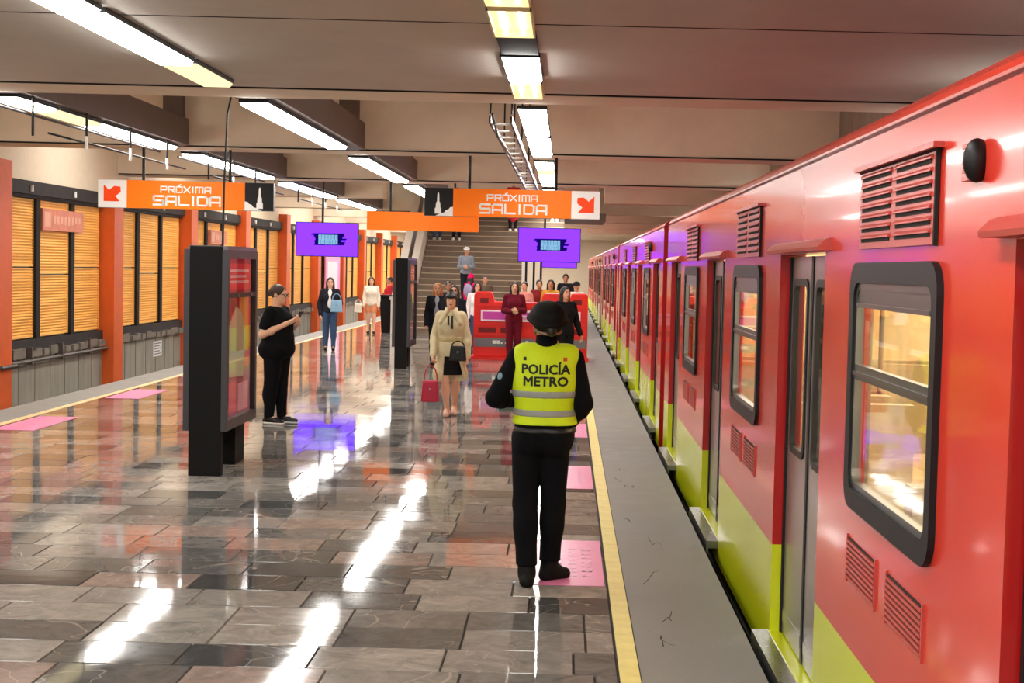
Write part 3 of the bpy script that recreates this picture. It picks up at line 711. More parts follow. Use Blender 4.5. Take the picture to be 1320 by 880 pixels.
# ------------------------------------------------------------------ advertising kiosks
def kiosk(x0, y0, lab, wide, ln):
    """x0,y0: near left foot; column at the near end, framed lightbox facing the train"""
    t = thing('advert_kiosk', lab, 'kiosk', (x0, y0, 0))
    bevel(MB().box(0, wide, 0, .10, 0, 2.03).build('end_column', M_MATT, t), .006)
    MB().box(.03, wide-.03, .10, ln, .42, 2.0).build('core', M_MATT, t)
    MB().box(.04, wide-.05, ln-.42, ln-.06, 0, .42).build('foot', M_MATT, t)
    MB().box(-.02, wide+.04, .02, ln-.02, 2.0, 2.035).build('cap', M_GREYM, t)
    for sx, nm in ((1, 'ad_frame'), (-1, 'rear_frame')):
        xa = wide if sx > 0 else -.05
        z0, z1 = .40, 2.0
        f = MB().box(xa, xa+.05, .0, .075, z0, z1).box(xa, xa+.05, ln-.075, ln, z0, z1).box(xa, xa+.05, .075, ln-.075, z0, z0+.09).box(xa, xa+.05, .075, ln-.075, z1-.075, z1)
        fo = f.build(nm, mat('kiosk_frame', srgb(66, 66, 70), .45, .4), t)
        if sx > 0:
            xs = xa+.004
            MB().box(xa, xs, .075, ln-.075, z0+.09, z1-.075).build('poster', mat('poster_maroon', srgb(120, 22, 48), .5, emit=.25), t)
            p = MB(); w = ln-.15; zz = z0+.09; hh = z1-.075-zz
            def pq(u0, u1, v0, v1, mi, d=.003): p.box(xs, xs+d, .075+w*u0, .075+w*u1, zz+hh*v0, zz+hh*v1, mi)
            pq(.03, .97, .80, .97, 0)                                   # red heading
            for k in range(3): pq(.12, .88-.1*(k == 1), .845+.035*k, .862+.035*k, 1, .005)
            pq(.55, .9, .40, .78, 2); pq(.72, .97, .3, .7, 0, .002)
            p.prism([(.075+w*.08, zz+hh*.26), (.075+w*.70, zz+hh*.24), (.075+w*.78, zz+hh*.50), (.075+w*.62, zz+hh*.66), (.075+w*.40, zz+hh*.70), (.075+w*.14, zz+hh*.56)], 'x', xs, xs+.006, 3)
            p.sphere((xs, .075+w*.36, zz+hh*.72), (.006, .12, .10), 12, 6, 4)
            pq(.10, .45, .03, .22, 0, .004); pq(.52, .9, .02, .2, 5, .004)
            p.build('poster_print', [mat('poster_red', srgb(200, 30, 44), .5, emit=.25), M_PWHITE, mat('poster_gold', srgb(206, 150, 60), .5, emit=.15), mat('poster_sage', srgb(178, 178, 140), .5, emit=.2), M_HAIRB, mat('poster_rose', srgb(190, 120, 130), .5, emit=.25)], t)
            MB().box(xa+.022, xa+.026, .07, ln-.07, z0+.08, z1-.07).build('glass', M_GLASSK, fo)
            b = MB().box(xa+.026, xa+.05, .09, ln-.09, zz+hh*.755, zz+hh*.785)
            b.build('lock_bar', M_BLACK, fo)
            for u in (.3, .8): MB().sphere((xa+.05, .075+w*u, zz+hh*.77), .02).build('lock', M_STEEL, fo)
    return t
kiosk(-3.317, 12.26, 'black advertising kiosk with a framed poster, nearest to the viewer', .285, 1.18)
kiosk(-3.16, 25.65, 'black advertising kiosk seen end-on in front of the stairs', .225, 1.15)
MB_c = MB().tube([(-4.02, 16.6, 4.89), (-4.02, 16.6, 3.85), (-3.99, 16.3, 3.6), (-3.9, 15.9, 3.3), (-3.6, 14.6, 2.7), (-3.25, 13.15, 2.06)], .011)
tag(MB_c.build('power_cable', M_MATT), 'thin black cable dropping from the ceiling to the near kiosk top', 'cable')

# ------------------------------------------------------------------ barriers, bin, stairs
def barrier(x0, y0, W, lab, poster, flip=False):
    t = thing('plastic_barrier', lab, 'barrier', (x0, y0, 0))
    D = .42
    prof = [(0, .06), (W, .06), (W, 1.20), (.42, 1.20), (.36, 1.40), (.05, 1.40), (0, 1.34)]
    if flip: prof = [(0, .06), (W, .06), (W, 1.36), (W-.04, 1.40), (W-.34, 1.40), (W-.38, 1.28), (.40, 1.28), (.36, 1.40), (.05, 1.40), (0, 1.34)]
    o = MB().prism(prof, 'y', .0, D).build('body', M_BARR, t); bevel(o, .025, 3)
    fx = lambda a, b_: (W-b_, W-a) if flip else (a, b_)
    MB().box(*fx(-.04, W+.10), -.05, D+.05, 0, .07).build('foot', M_BARR, t)
    s = MB()
    a, b_ = fx(.13, .30); s.box(a, b_, -.008, .02, 1.17, 1.27)
    for u0, u1 in ((.10, .47), (.56, .95)):
        a, b_ = fx(u0, min(u1, W-.06)); s.box(a, b_, -.008, .02, .56, .67)
    s.build('slot', M_BARRD, t)
    rb_ = MB()
    for z in (.50, .72, .96, 1.10): a, b_ = fx(.06, W-.06); rb_.box(a, b_, -.018, .01, z, z+.03)
    rb_.build('rib', M_BARR, t)
    MB().box(.02, W-.02, -.012, .01, .27, .45).build('grey_band', M_BGREY, t)
    e = MB(); q = random.Random(2)
    for k in range(9): e.box(.40+k*.085, .40+k*.085+q.uniform(.04, .07), -.016, -.011, .335, .335+(.07 if k in (0, 1, 8) else .035))
    if W > 1.0: e.build('band_lettering', M_WHITE, t)
    if poster:
        a, b_ = fx(.15, W-.06); MB().box(a, b_, -.026, -.012, .80, 1.03).build('poster', M_PWHITE, t)
        MB().box(a+.03, a+(b_-a)*.52, -.031, -.025, .835, .995).box(a+(b_-a)*.56, b_-.04, -.029, -.025, .93, .995).build('poster_print', M_PMAG, t)
        MB().box(a+(b_-a)*.56, b_-.04, -.031, -.0255, .85, .90).build('poster_print', M_PPINK, t)
    return t
barrier(-1.92, 28.75, 1.30, 'red plastic barrier with pink poster and grey band, left one, behind the woman in maroon', True)
barrier(-.52, 28.75, .95, 'red plastic barrier beside the train, partly hidden by the woman in black', True, True)
t = thing('litter_bin', 'black litter bin behind the far kiosk, beside the person in red', 'bin', (-5.0, 39.35, 0))
bevel(MB().prism([(-.2, 0), (.2, 0), (.26, 1.0), (-.26, 1.0)], 'y', -.22, .22).build('body', M_MATT, t), .02)
MB().box(-.28, .28, -.25, .25, 1.0, 1.06).build('rim', M_MATT, t)
st = struct(thing('staircase', None, None, (0, 39.2, 0)))
XS0, XS1, RISE, RUN = -4.42, -1.34, .17, .30
for k in range(22):
    x1 = XS1 if k < 14 else -.15
    s = MB().box(XS0, x1, k*RUN, (k+1)*RUN+.02, max(0, (k-1)*RISE), (k+1)*RISE-.025).build('step', M_STAIR, st)
    MB().box(XS0, x1, k*RUN-.03, (k+1)*RUN, (k+1)*RISE-.025, (k+1)*RISE).build('tread', M_NOSE, s)
MB().box(XS0-.6, 1.2, 22*RUN, 22*RUN+4, 3.5, 3.74).build('landing', M_STAIR, st)
def balustrade(x0, x1, nm):
    L_ = 22*RUN; t_ = .17/.30
    MB().prism([(-.25, 0), (L_, 0), (L_, L_*t_+.95), (.1, .95), (-.25, .95)], 'x', x0, x1).build(nm, M_BALU, st)
    MB().prism([(-.3, .95), (.1, .95), (L_, L_*t_+.95), (L_, L_*t_+1.02), (.1, 1.02), (-.3, 1.02)], 'x', x0-.03, x1+.03).build('handrail', M_BALU, st)
balustrade(XS0-.16, XS0-.02, 'balustrade'); balustrade(XS0-.50, XS0-.34, 'balustrade')
for x_ in (-1.30, -1.08, -.88):
    MB().box(x_, x_+.09, .1, .25, 0, 2.4).build('post', M_BALU, st); MB().box(x_+.09, x_+.15, .15, .3, 0, 2.4).build('post', M_BLACK, st)

# ------------------------------------------------------------------ people: continuous surfaces grown from smooth distance fields
def surface_nets(D, org, vox):
    s = D < 0
    nx, ny, nz = D.shape
    c = np.zeros((nx-1, ny-1, nz-1), np.int8)
    for i in (0, 1):
        for j in (0, 1):
            for k in (0, 1): c += s[i:nx-1+i, j:ny-1+j, k:nz-1+k]
    act = (c > 0) & (c < 8)
    I, J, K = np.nonzero(act); n = len(I)
    idx = -np.ones(act.shape, np.int64); idx[I, J, K] = np.arange(n)
    P = np.zeros((n, 3)); W = np.zeros(n)
    cor = [(i, j, k) for i in (0, 1) for j in (0, 1) for k in (0, 1)]
    for a in cor:
        for ax in range(3):
            if a[ax]: continue
            b = list(a); b[ax] = 1
            da = D[I+a[0], J+a[1], K+a[2]]; db = D[I+b[0], J+b[1], K+b[2]]
            m = (da < 0) != (db < 0)
            t = np.where(m, da/np.where(m, da-db, 1), 0)
            p = np.stack([np.full(n, a[0], float), np.full(n, a[1], float), np.full(n, a[2], float)], 1); p[:, ax] += t
            P[m] += p[m]; W += m
    P = P/W[:, None]+np.stack([I, J, K], 1)
    V = P*vox+np.array(org)
    F = []
    for ax in range(3):
        o = [q for q in range(3) if q != ax]
        sl0 = [slice(None)]*3; sl1 = [slice(None)]*3; sl0[ax] = slice(0, -1); sl1[ax] = slice(1, None)
        for q in o: sl0[q] = slice(1, -1); sl1[q] = slice(1, -1)
        A = s[tuple(sl0)]; B = s[tuple(sl1)]
        e = np.stack(np.nonzero(A != B), 1); flip = A[tuple(e.T)]
        base = e.copy()
        def cell(d0, d1):
            q = base.copy(); q[:, o[0]] += d0; q[:, o[1]] += d1
            return idx[q[:, 0], q[:, 1], q[:, 2]]
        quad = np.stack([cell(0, 0), cell(1, 0), cell(1, 1), cell(0, 1)], 1)
        if ax == 1: flip = ~flip
        quad[~flip] = quad[~flip][:, ::-1]
        F.append(quad)
    return V, np.concatenate(F)
def cap(a, b, ra, rb=None, k=.03): return ('cap', np.array(a, float), np.array(b, float), ra, ra if rb is None else rb, k)
def ell(c, r, k=.04, rot=None): return ('ell', np.array(c, float), np.array(r, float), k, rot)
def infl(ps, d, kk=None):
    out = []
    for p in ps:
        if p[0] == 'cap': out.append(('cap', p[1], p[2], p[3]+d, p[4]+d, p[5] if kk is None else kk))
        else: out.append(('ell', p[1], p[2]+d, p[3] if kk is None else kk, p[4]))
    return out
def field(groups, vox):
    lo = np.full(3, 9.); hi = np.full(3, -9.)
    def bb(p):
        if p[0] == 'cap':
            r = max(p[3], p[4]); return np.minimum(p[1], p[2])-r, np.maximum(p[1], p[2])+r
        r = np.full(3, p[2].max()) if p[4] is not None else p[2]
        return p[1]-r, p[1]+r
    for ps, cuts in groups:
        for p in ps: a, b = bb(p); lo = np.minimum(lo, a); hi = np.maximum(hi, b)
    lo -= 3*vox; hi += 3*vox
    n = np.ceil((hi-lo)/vox).astype(int)+1
    ax = [lo[i]+vox*np.arange(n[i]) for i in range(3)]
    T = None
    for ps, cuts in groups:
        D = np.full(n, 1.0, np.float32)
        for p in ps:
            a, b = bb(p); m = (p[5] if p[0] == 'cap' else p[3])+2.5*vox
            i0 = np.clip(((a-m-lo)/vox).astype(int), 0, n-1); i1 = np.clip(((b+m-lo)/vox).astype(int)+2, 1, n)
            sl = tuple(slice(i0[i], i1[i]) for i in range(3))
            X, Y, Z = np.meshgrid(*(ax[i][sl[i]] for i in range(3)), indexing='ij', sparse=True)
            if p[0] == 'cap':
                A, B = p[1], p[2]; d = B-A; L2 = max(float(d@d), 1e-9)
                t = np.clip(((X-A[0])*d[0]+(Y-A[1])*d[1]+(Z-A[2])*d[2])/L2, 0, 1)
                dist = np.sqrt((X-A[0]-t*d[0])**2+(Y-A[1]-t*d[1])**2+(Z-A[2]-t*d[2])**2)-(p[3]+(p[4]-p[3])*t); k = p[5]
            else:
                x, y, z = X-p[1][0], Y-p[1][1], Z-p[1][2]
                if p[4] is not None:
                    q = p[4]; x, y, z = q[0][0]*x+q[1][0]*y+q[2][0]*z, q[0][1]*x+q[1][1]*y+q[2][1]*z, q[0][2]*x+q[1][2]*y+q[2][2]*z
                r = p[2]; k0 = np.sqrt((x/r[0])**2+(y/r[1])**2+(z/r[2])**2); k1 = np.sqrt((x/r[0]**2)**2+(y/r[1]**2)**2+(z/r[2]**2)**2)
                dist = k0*(k0-1)/np.maximum(k1, 1e-6); k = p[3]
            a_ = D[sl]; h = np.clip(.5+.5*(dist-a_)/k, 0, 1)
            D[sl] = dist*(1-h)+a_*h-k*h*(1-h)
        X, Y, Z = np.meshgrid(*ax, indexing='ij', sparse=True)
        for c in cuts: D = np.maximum(D, c(X, Y, Z))
        if T is None: T = D
        else:
            k = .012; h = np.clip(.5+.5*(D-T)/k, 0, 1); T = D*(1-h)+T*h-k*h*(1-h)
    return T, lo
def grow(name, groups, vox, m, parent, sc=1.0):
    D, lo = field(groups, vox)
    V, F = surface_nets(D, lo, vox)
    V = V*sc
    me = bpy.data.meshes.new(name)
    me.vertices.add(len(V)); me.vertices.foreach_set('co', V.astype(np.float32).ravel())
    me.loops.add(len(F)*4); me.loops.foreach_set('vertex_index', F.astype(np.int32).ravel())
    me.polygons.add(len(F)); me.polygons.foreach_set('loop_start', np.arange(0, 4*len(F), 4, dtype=np.int32))
    me.update(calc_edges=True); me.validate()
    me.materials.append(m)
    me.polygons.foreach_set('use_smooth', np.ones(len(me.polygons), bool))
    return link(name, me, parent)
above = lambda z: (lambda X, Y, Z: z-Z)          # keep above z
below = lambda z: (lambda X, Y, Z: Z-z)
def V3(*a): return np.array(a, float)
def rotm(yaw, pitch, roll=0):
    return np.array((Matrix.Rotation(yaw, 3, 'Z') @ Matrix.Rotation(pitch, 3, 'X') @ Matrix.Rotation(roll, 3, 'Y')))
def joints(**o):
    J = dict(neck=V3(0, .015, 1.37), hc=V3(0, 0, 1.54), shL=V3(.155, .01, 1.335), shR=V3(-.155, .01, 1.335), elL=V3(.20, .02, 1.06), elR=V3(-.20, .02, 1.06),
             wrL=V3(.21, -.05, .82), wrR=V3(-.21, -.05, .82), hipL=V3(.08, 0, .86), hipR=V3(-.08, 0, .86), knL=V3(.085, -.01, .47), knR=V3(-.085, -.01, .47),
             anL=V3(.085, .03, .075), anR=V3(-.085, .03, .075), toL=V3(.10, -.13, .03), toR=V3(-.10, -.13, .03), yaw=0, pitch=0, curl=.5, nL=V3(-1, 0, 0), nR=V3(1, 0, 0), shift=V3(0, 0, 0))
    for k, v in o.items(): J[k] = V3(*v) if isinstance(v, tuple) else v
    return J
def body_parts(J, b=1.0, by=None, fem=True, lb=None, fing=.0085):
    by = by or b; lb = lb or b; P = {}
    P['torso'] = [ell((0, .005, .90), (.155*b, .112*by, .12), .06), ell((0, -.01*(by > 1.2), 1.03), (.128*b, .098*by, .15), .06), ell((0, .0, 1.20), (.148*b**.7, .105*by**.7, .16), .06),
                  cap((-.115, .012, 1.335), (.115, .012, 1.335), .048, .048, .05)]
    if fem: P['torso'] += [ell((s*.062, -.070*by**.6, 1.20), (.062, .048, .07), .06) for s in (-1, 1)]
    P['torso'] += [ell((s*.07, .065*by**.6, .865), (.085, .078, .095), .04) for s in (-1, 1)]
    P['neck'] = [cap((0, .018, 1.34), (0, .005, 1.46), .053*b**.4, .047*b**.4, .03)]
    hc = J['hc']; Rm = rotm(J['yaw'], J['pitch']); piv = J['neck']+V3(0, 0, .07)
    def H(v): return piv+Rm@(np.array(v)+hc-piv)
    P['H'] = H; P['Rm'] = Rm
    P['head'] = [ell(H((0, .01, .02)), (.073, .092, .090), .03, Rm), ell(H((0, -.03, -.045)), (.055, .055, .060), .03, Rm), cap(H((0, -.079, .005)), H((0, -.104, -.022)), .009, .014, .008),
                 ell(H((0, -.068, -.088)), (.022, .02, .02), .02, Rm), ell(H((0, -.078, -.058)), (.026, .018, .012), .008, Rm),
                 ell(H((.076, .012, -.008)), (.011, .02, .031), .006, Rm), ell(H((-.076, .012, -.008)), (.011, .02, .031), .006, Rm),
                 ell(H((.030, -.077, .022)), (.022, .012, .008), .012, Rm), ell(H((-.030, -.077, .022)), (.022, .012, .008), .012, Rm)]
    P['armU'] = []; P['armF'] = []; P['hand'] = []; P['leg'] = []; P['thigh'] = []; P['foot'] = []
    lbb = lb**.8
    for s, S in ((1, 'L'), (-1, 'R')):
        sh, el, wr = J['sh'+S], J['el'+S], J['wr'+S]
        P['armU'].append(cap(sh, el, .046*lbb, .038*lbb, .03)); P['armF'].append(cap(el, wr, .038*lbb, .026*lb**.4, .02))
        mid = el+(wr-el)*.3; P['armF'].append(ell(mid, (.040*lbb,)*3, .03))
        d = (wr-el)/np.linalg.norm(wr-el); n = J['n'+S]; n = n-d*(n@d); n = n/np.linalg.norm(n); u = np.cross(d, n); c = J['curl']
        # palm, four unequal fingers with two bends, thumb from the side of the palm
        for q in (-.022, 0, .022): P['hand'].append(cap(wr+d*.015+u*q*.7, wr+d*.085+u*q, .017, .013, .012))
        for i, ln in enumerate((.062, .072, .068, .052)):
            a = wr+d*.088+u*(-.030+.020*i); d1 = d*math.cos(c)+n*math.sin(c); d2 = d*math.cos(2*c)+n*math.sin(2*c)
            m1 = a+d1*ln*.55; P['hand'] += [cap(a, m1, fing, fing*.95, .004), cap(m1, m1+d2*ln*.5, fing*.95, fing*.8, .003)]
        td = d*.62-u*.6+n*.42; td /= np.linalg.norm(td); t0 = wr+d*.03-u*.022
        P['hand'] += [cap(t0, t0+td*.045, .013, .0105, .008), cap(t0+td*.045, t0+td*.045+(td*.5+d*.5)*.034, .0105, .0085, .003)]
        hp, kn, an, to = J['hip'+S], J['kn'+S], J['an'+S], J['to'+S]
        P['thigh'].append(cap(hp, kn, .085*lb, .056*lbb, .04)); P['leg'].append(cap(kn, an, .054*lbb, .034*lb**.5, .03))
        P['leg'].append(ell(kn+(an-kn)*.3+V3(0, .018, 0), (.052*lbb, .052*lbb, .10), .04))
        heel = an+V3(0, 0, 0)-(to-an)*V3(.22, .22, 0); heel[2] = .035
        P['foot'].append(cap((heel[0], heel[1], to[2]+.005), to, .034, .028, .02)); P['foot'].append(cap(an, (an+to)/2, .036, .03, .02))
    return P
def person(label, loc, rz, h, J, fit, vox=.011, skin=None, group=None, **kw):
    t = thing('person', label, 'person', loc, rz, group)
    s = h/1.65; skin = skin or M_SKIN; P = body_parts(J, **kw)
    allp = P['torso']+P['neck']+P['head']+P['armU']+P['armF']+P['hand']+P['thigh']+P['leg']+P['foot']
    grow('body', [(allp, [])], vox, skin, t, s)
    H, Rm = P['H'], P['Rm']
    for g in fit: g(t, s, P, J, vox)
    for q in (-1, 1):
        c = H((q*.031, -.083, .010))*s; MB().sphere((0, 0, 0), (.013*s, .007*s, .0065*s), 8, 5).build('eye', M_HAIRK, t, tuple(c), True).rotation_euler = (J['pitch'], 0, J['yaw'])
        c = H((q*.033, -.088, .033))*s; MB().sphere((0, 0, 0), (.021*s, .006*s, .0045*s), 8, 4).build('eyebrow', M_HAIRK, t, tuple(c), True).rotation_euler = (J['pitch'], 0, J['yaw'])
    c = H((0, -.091, -.052))*s; MB().sphere((0, 0, 0), (.021*s, .007*s, .0075*s), 8, 5).build('mouth', mat('lips', srgb(150, 70, 66), .5), t, tuple(c), True).rotation_euler = (J['pitch'], 0, J['yaw'])
    return t
# garments
def top(nm, m, sleeve='long', hem=.86, d=.016, label=None, collar=False, flare=0, neckz=1.40):
    def f(t, s, P, J, vox):
        tor = infl(P['torso'], d)
        if flare: tor = tor+[ell((0, .01, hem+.02), (.17+flare, .125+flare, .22), .06)]
        if collar: tor = tor+[cap((0, .02, 1.37), (0, .012, 1.425), .063, .06, .02)]
        gs = [(tor, [above(hem), below(neckz if not collar else 1.43)])]
        arms = infl(P['armU'], d)
        if sleeve == 'long':
            arms = arms+infl(P['armF'], d*.9); gs.append((arms, [lambda X, Y, Z: .02-np.minimum(np.sqrt((X-J['wrL'][0])**2+(Y-J['wrL'][1])**2+(Z-J['wrL'][2])**2), np.sqrt((X-J['wrR'][0])**2+(Y-J['wrR'][1])**2+(Z-J['wrR'][2])**2))]))
        elif sleeve == 'short':
            sh = [cap(J['sh'+S], J['sh'+S]+(J['el'+S]-J['sh'+S])*.62, a[3], a[4]+.012, .03) for S, a in zip('LR', arms)]
            gs.append((sh, []))
        o = grow(nm, gs, vox, m, t, s)
        if label: o['label'] = label
    return f
def trousers(m, nm='trousers', lo=.07, hi=1.0, d=.014, cuff=0, label=None):
    def f(t, s, P, J, vox):
        tor = [p for p in P['torso'] if p[1][2] < 1.04]
        legs = infl(P['leg'], d)
        if cuff: legs = legs+[cap(J['kn'+S], J['an'+S], .05+cuff*.3, .05+cuff, .02) for S in 'LR']
        o = grow(nm, [(infl(tor, d*.8)+infl(P['thigh'], d, .02)+legs, [above(lo), below(hi)])], vox, m, t, s)
        if label: o['label'] = label
    return f
def skirt(m, lo, hi=1.0, r=.19, nm='skirt', ry=.15):
    def f(t, s, P, J, vox):
        n = 8; ps = [p for p in infl(P['torso'], .018) if p[1][2] < 1.04]+infl(P['thigh'], .02, .06)+[ell((0, 0, lo+.02), (r, ry, .35), .05)]
        grow(nm, [(ps, [above(lo), below(hi)])], vox, m, t, s)
    return f
def shoes(m, boot=0, sole=None):
    def f(t, s, P, J, vox):
        ps = infl(P['foot'], .010)
        if boot: ps = ps+[cap(J['an'+S], J['an'+S]+(J['kn'+S]-J['an'+S])*boot, .052, .056, .02) for S in 'LR']
        grow('shoes', [(ps, [above(.004), below(.07+boot*.4 if boot else .085)])], vox*.9, m, t, s)
        if sole: grow('soles', [(infl(P['foot'], .015), [above(.0), below(.028)])], vox*.9, sole, t, s)
    return f
def hair(m, style='long', ln=1.30):
    def f(t, s, P, J, vox):
        H, Rm = P['H'], P['Rm']
        ps = [ell(H((0, .022, .030)), (.083, .098, .092), .03, Rm)]
        c0 = H((0, -.10, -.025)); hc = J['hc']
        if style == 'long':
            for q in (-1, 1): ps += [cap(H((q*.06, .02, .0)), V3(q*.085, .02, ln), .036, .03, .04)]
            ps += [ell(V3(0, .075, (ln+1.54)/2), (.10, .05, (1.6-ln)/2+.03), .04)]
        elif style == 'tied': ps += [cap(H((0, .10, .02)), H((0, .125, -.01)), .034, .028, .02)]
        elif style == 'bun': ps += [ell(H((0, .06, .12)), (.042, .042, .036), .015)]
        def cut(X, Y, Z):
            x, y, z = X-c0[0], Y-c0[1], Z-c0[2]
            x, y, z = Rm[0][0]*x+Rm[1][0]*y+Rm[2][0]*z, Rm[0][1]*x+Rm[1][1]*y+Rm[2][1]*z, Rm[0][2]*x+Rm[1][2]*y+Rm[2][2]*z
            return .062*(1-np.sqrt((x/.066)**2+(y/.085)**2+(z/.085)**2))
        cuts = [cut]
        if style in ('short', 'tied', 'bun'):
            c1 = H((0, -.03, -.10)); cuts.append(lambda X, Y, Z: .09*(1-np.sqrt(((X-c1[0])/.10)**2+((Y-c1[1])/.095)**2+((Z-c1[2])/.10)**2)))
        grow('hair', [(ps, cuts)], vox, m, t, s)
    return f
def dome(m, nm='cap', brim=True):
    def f(t, s, P, J, vox):
        H, Rm = P['H'], P['Rm']
        c = H((0, .005, .045)); ps = [ell(c, (.094, .112, .080), .03, Rm)]
        def cut(X, Y, Z):
            return -((X-c[0])*Rm[0][2]+(Y-c[1])*Rm[1][2]+(Z-c[2])*Rm[2][2])-.022
        grow(nm, [(ps, [cut])]+([([ell(H((0, -.10, .030)), (.075, .075, .013), .02, Rm)], [])] if brim else []), vox, m, t, s)
    return f
def extra(nm, ps, m, cuts=(), label=None, v=None):
    def f(t, s, P, J, vox):
        o = grow(nm, [(ps, list(cuts))], v or vox, m, t, s)
        if label: o['label'] = label
    return f

# police officer, back to the viewer -------------------------------------------------
C_NAVY = cloth('officer_black_cloth', 11, 11, 15); C_LIME = mat('vest_lime', srgb(204, 232, 10), .7, var=.06, scale=10, bump=.3, bscale=14); C_BAND = mat('reflective_band', srgb(150, 156, 150), .4, var=.1)
JO = joints(elL=(.295, .03, 1.095), wrL=(.20, -.20, 1.06), elR=(-.225, .05, 1.075), wrR=(-.15, -.12, .945), nL=(-1, -.2, 0), nR=(1, 0, .2),
            shL=(.165, .01, 1.335), shR=(-.16, .01, 1.335), hipL=(.10, .01, .86), hipR=(-.06, .01, .86), knL=(.105, .03, .47), knR=(-.06, -.02, .47),
            anL=(.085, .10, .075), anR=(-.045, -.06, .075), toL=(.095, -.10, .03), toR=(-.135, -.12, .03), yaw=.22, pitch=-.28, curl=.7)
def vest(t, s, P, J, vox):
    tor = infl(P['torso'], .034)+[ell((0, .01, 1.0), (.165, .135, .2), .06), ell((0, .03, 1.2), (.185, .135, .2), .06), cap((-.13, .015, 1.345), (.13, .015, 1.345), .068, .068, .04)]
    arm = lambda X, Y, Z: np.minimum(.0, 0)*X*0-1
    zlo, zhi = .950, 1.425
    side = lambda X, Y, Z: np.abs(X)-.205
    v = grow('hi_vis_vest', [(tor, [above(zlo), below(zhi), side])], vox, C_LIME, t, s); v['label'] = 'lime high-visibility vest'
    for z in (1.108, .998):
        grow('reflective_band', [(infl(tor, .0045), [above(z), below(z+.042), lambda X, Y, Z: np.abs(X)-.2085])], vox, C_BAND, t, s)['label'] = 'grey reflective band'
    # print on the back: text meshes laid onto the cloth
    bm = bmesh.new(); bm.from_mesh(v.data); bv = BVHTree.FromBMesh(bm); bm.free()
    def lay(src, nm, m, zc, xc=0, bold=0):
        bm = bmesh.new(); bm.from_mesh(src); bmesh.ops.triangulate(bm, faces=bm.faces[:])
        if bold:
            for dx, dy in ((bold, 0), (0, bold), (bold, bold)):
                n0 = len(bm.verts); bm.from_mesh(src); bm.verts.ensure_lookup_table()
                for q in bm.verts[n0:]: q.co.x += dx; q.co.y += dy
            bmesh.ops.triangulate(bm, faces=bm.faces[:])
        for ax in range(2):
            lo = min(q.co[ax] for q in bm.verts); hi = max(q.co[ax] for q in bm.verts); k = lo
            while k < hi:
                k += .012; no = [0, 0, 0]; no[ax] = 1; co = [0, 0, 0]; co[ax] = k
                bmesh.ops.bisect_plane(bm, geom=bm.verts[:]+bm.edges[:]+bm.faces[:], plane_co=co, plane_no=no)
        for q in bm.verts:
            x, z = -(q.co.x)-xc, q.co.y+zc             # seen from behind: letters run towards -x
            hit = bv.ray_cast(Vector((x, .6, z)), Vector((0, -1, 0)))
            y = hit[0].y if hit[0] is not None else .15
            q.co = Vector((x, y+.004, z))
        me = bpy.data.meshes.new(nm); bm.to_mesh(me); bm.free(); me.materials.append(m); return link(nm, me, v)
    M_INK = mat('vest_ink', srgb(24, 30, 20), .7)
    for txt, z, size, w in (('POLICÍA', 1.277, .066, .285), ('METRO', 1.206, .066, .262)):
        fc = bpy.data.curves.new('t', 'FONT'); fc.body = txt; fc.align_x = 'CENTER'; fc.size = .09; fc.resolution_u = 2
        fo = bpy.data.objects.new('t', fc); COL.objects.link(fo); bpy.context.view_layer.update()
        me = bpy.data.meshes.new_from_object(fo.evaluated_get(bpy.context.evaluated_depsgraph_get())); bpy.data.objects.remove(fo)
        xs = [q.co.x for q in me.vertices]; k = w/(max(xs)-min(xs)); mx_ = (max(xs)+min(xs))/2
        for q in me.vertices: q.co.x = (q.co.x-mx_)*k; q.co.y *= .056/.065
        lay(me, 'lettering', M_INK, z, 0, .0045)
    for x, m_, w_, hh in ((-.125, M_INK, .018, .020), (.115, mat('badge_red', srgb(206, 80, 50), .6), .024, .022)):
        b = MB(); b.add([(-w_/2, -hh/2, 0), (w_/2, -hh/2, 0), (w_/2, hh/2, 0), (-w_/2, hh/2, 0)], [(0, 1, 2, 3)]); lay(b.mesh('q', m_), 'printed_badge', m_, 1.365, x)
def belt(t, s, P, J, vox):
    grow('belt', [(infl([p for p in P['torso'] if p[1][2] < 1.04], .024), [above(.90), below(.935)])], vox, M_BLACK, t, s)
def strap(t, s, P, J, vox):
    H = P['H']; pts = [H((.085*math.cos(a)*.95, .02+.09*math.sin(a), -.030)) for a in np.linspace(.1, math.pi-.1, 9)]
    grow('helmet_strap', [([cap(a, b, .008, .008, .004) for a, b in zip(pts, pts[1:])]+[cap(H((.084, .0, .02)), H((.055, -.06, -.085)), .008, .008, .004)], [])], .006, mat('strap_tan', srgb(140, 116, 90), .7), t, s)
def helmet(t, s, P, J, vox):
    H, Rm = P['H'], P['Rm']; c = H((0, .012, .045))
    def cut(X, Y, Z): return -((X-c[0])*Rm[0][2]+(Y-c[1])*Rm[1][2]+(Z-c[2])*Rm[2][2])-.075
    gs = [([ell(c, (.110, .128, .092), .03, Rm)], [cut]), ([ell(H((.0, .0, .025)), (.128, .15, .018), .02, Rm)], []), ([ell(H((.0, -.12, .02)), (.09, .08, .016), .02, Rm)], [])]
    grow('helmet', gs, .007, mat('helmet_black', srgb(9, 10, 11), .7, bump=.2, bscale=30, spec=.2), t, s)
def scarf(t, s, P, J, vox):
    grow('collar', [([cap((0, .022, 1.37), (0, .012, 1.47), .068, .062, .02)], [above(1.36), below(1.475)])], vox, C_NAVY, t, s)
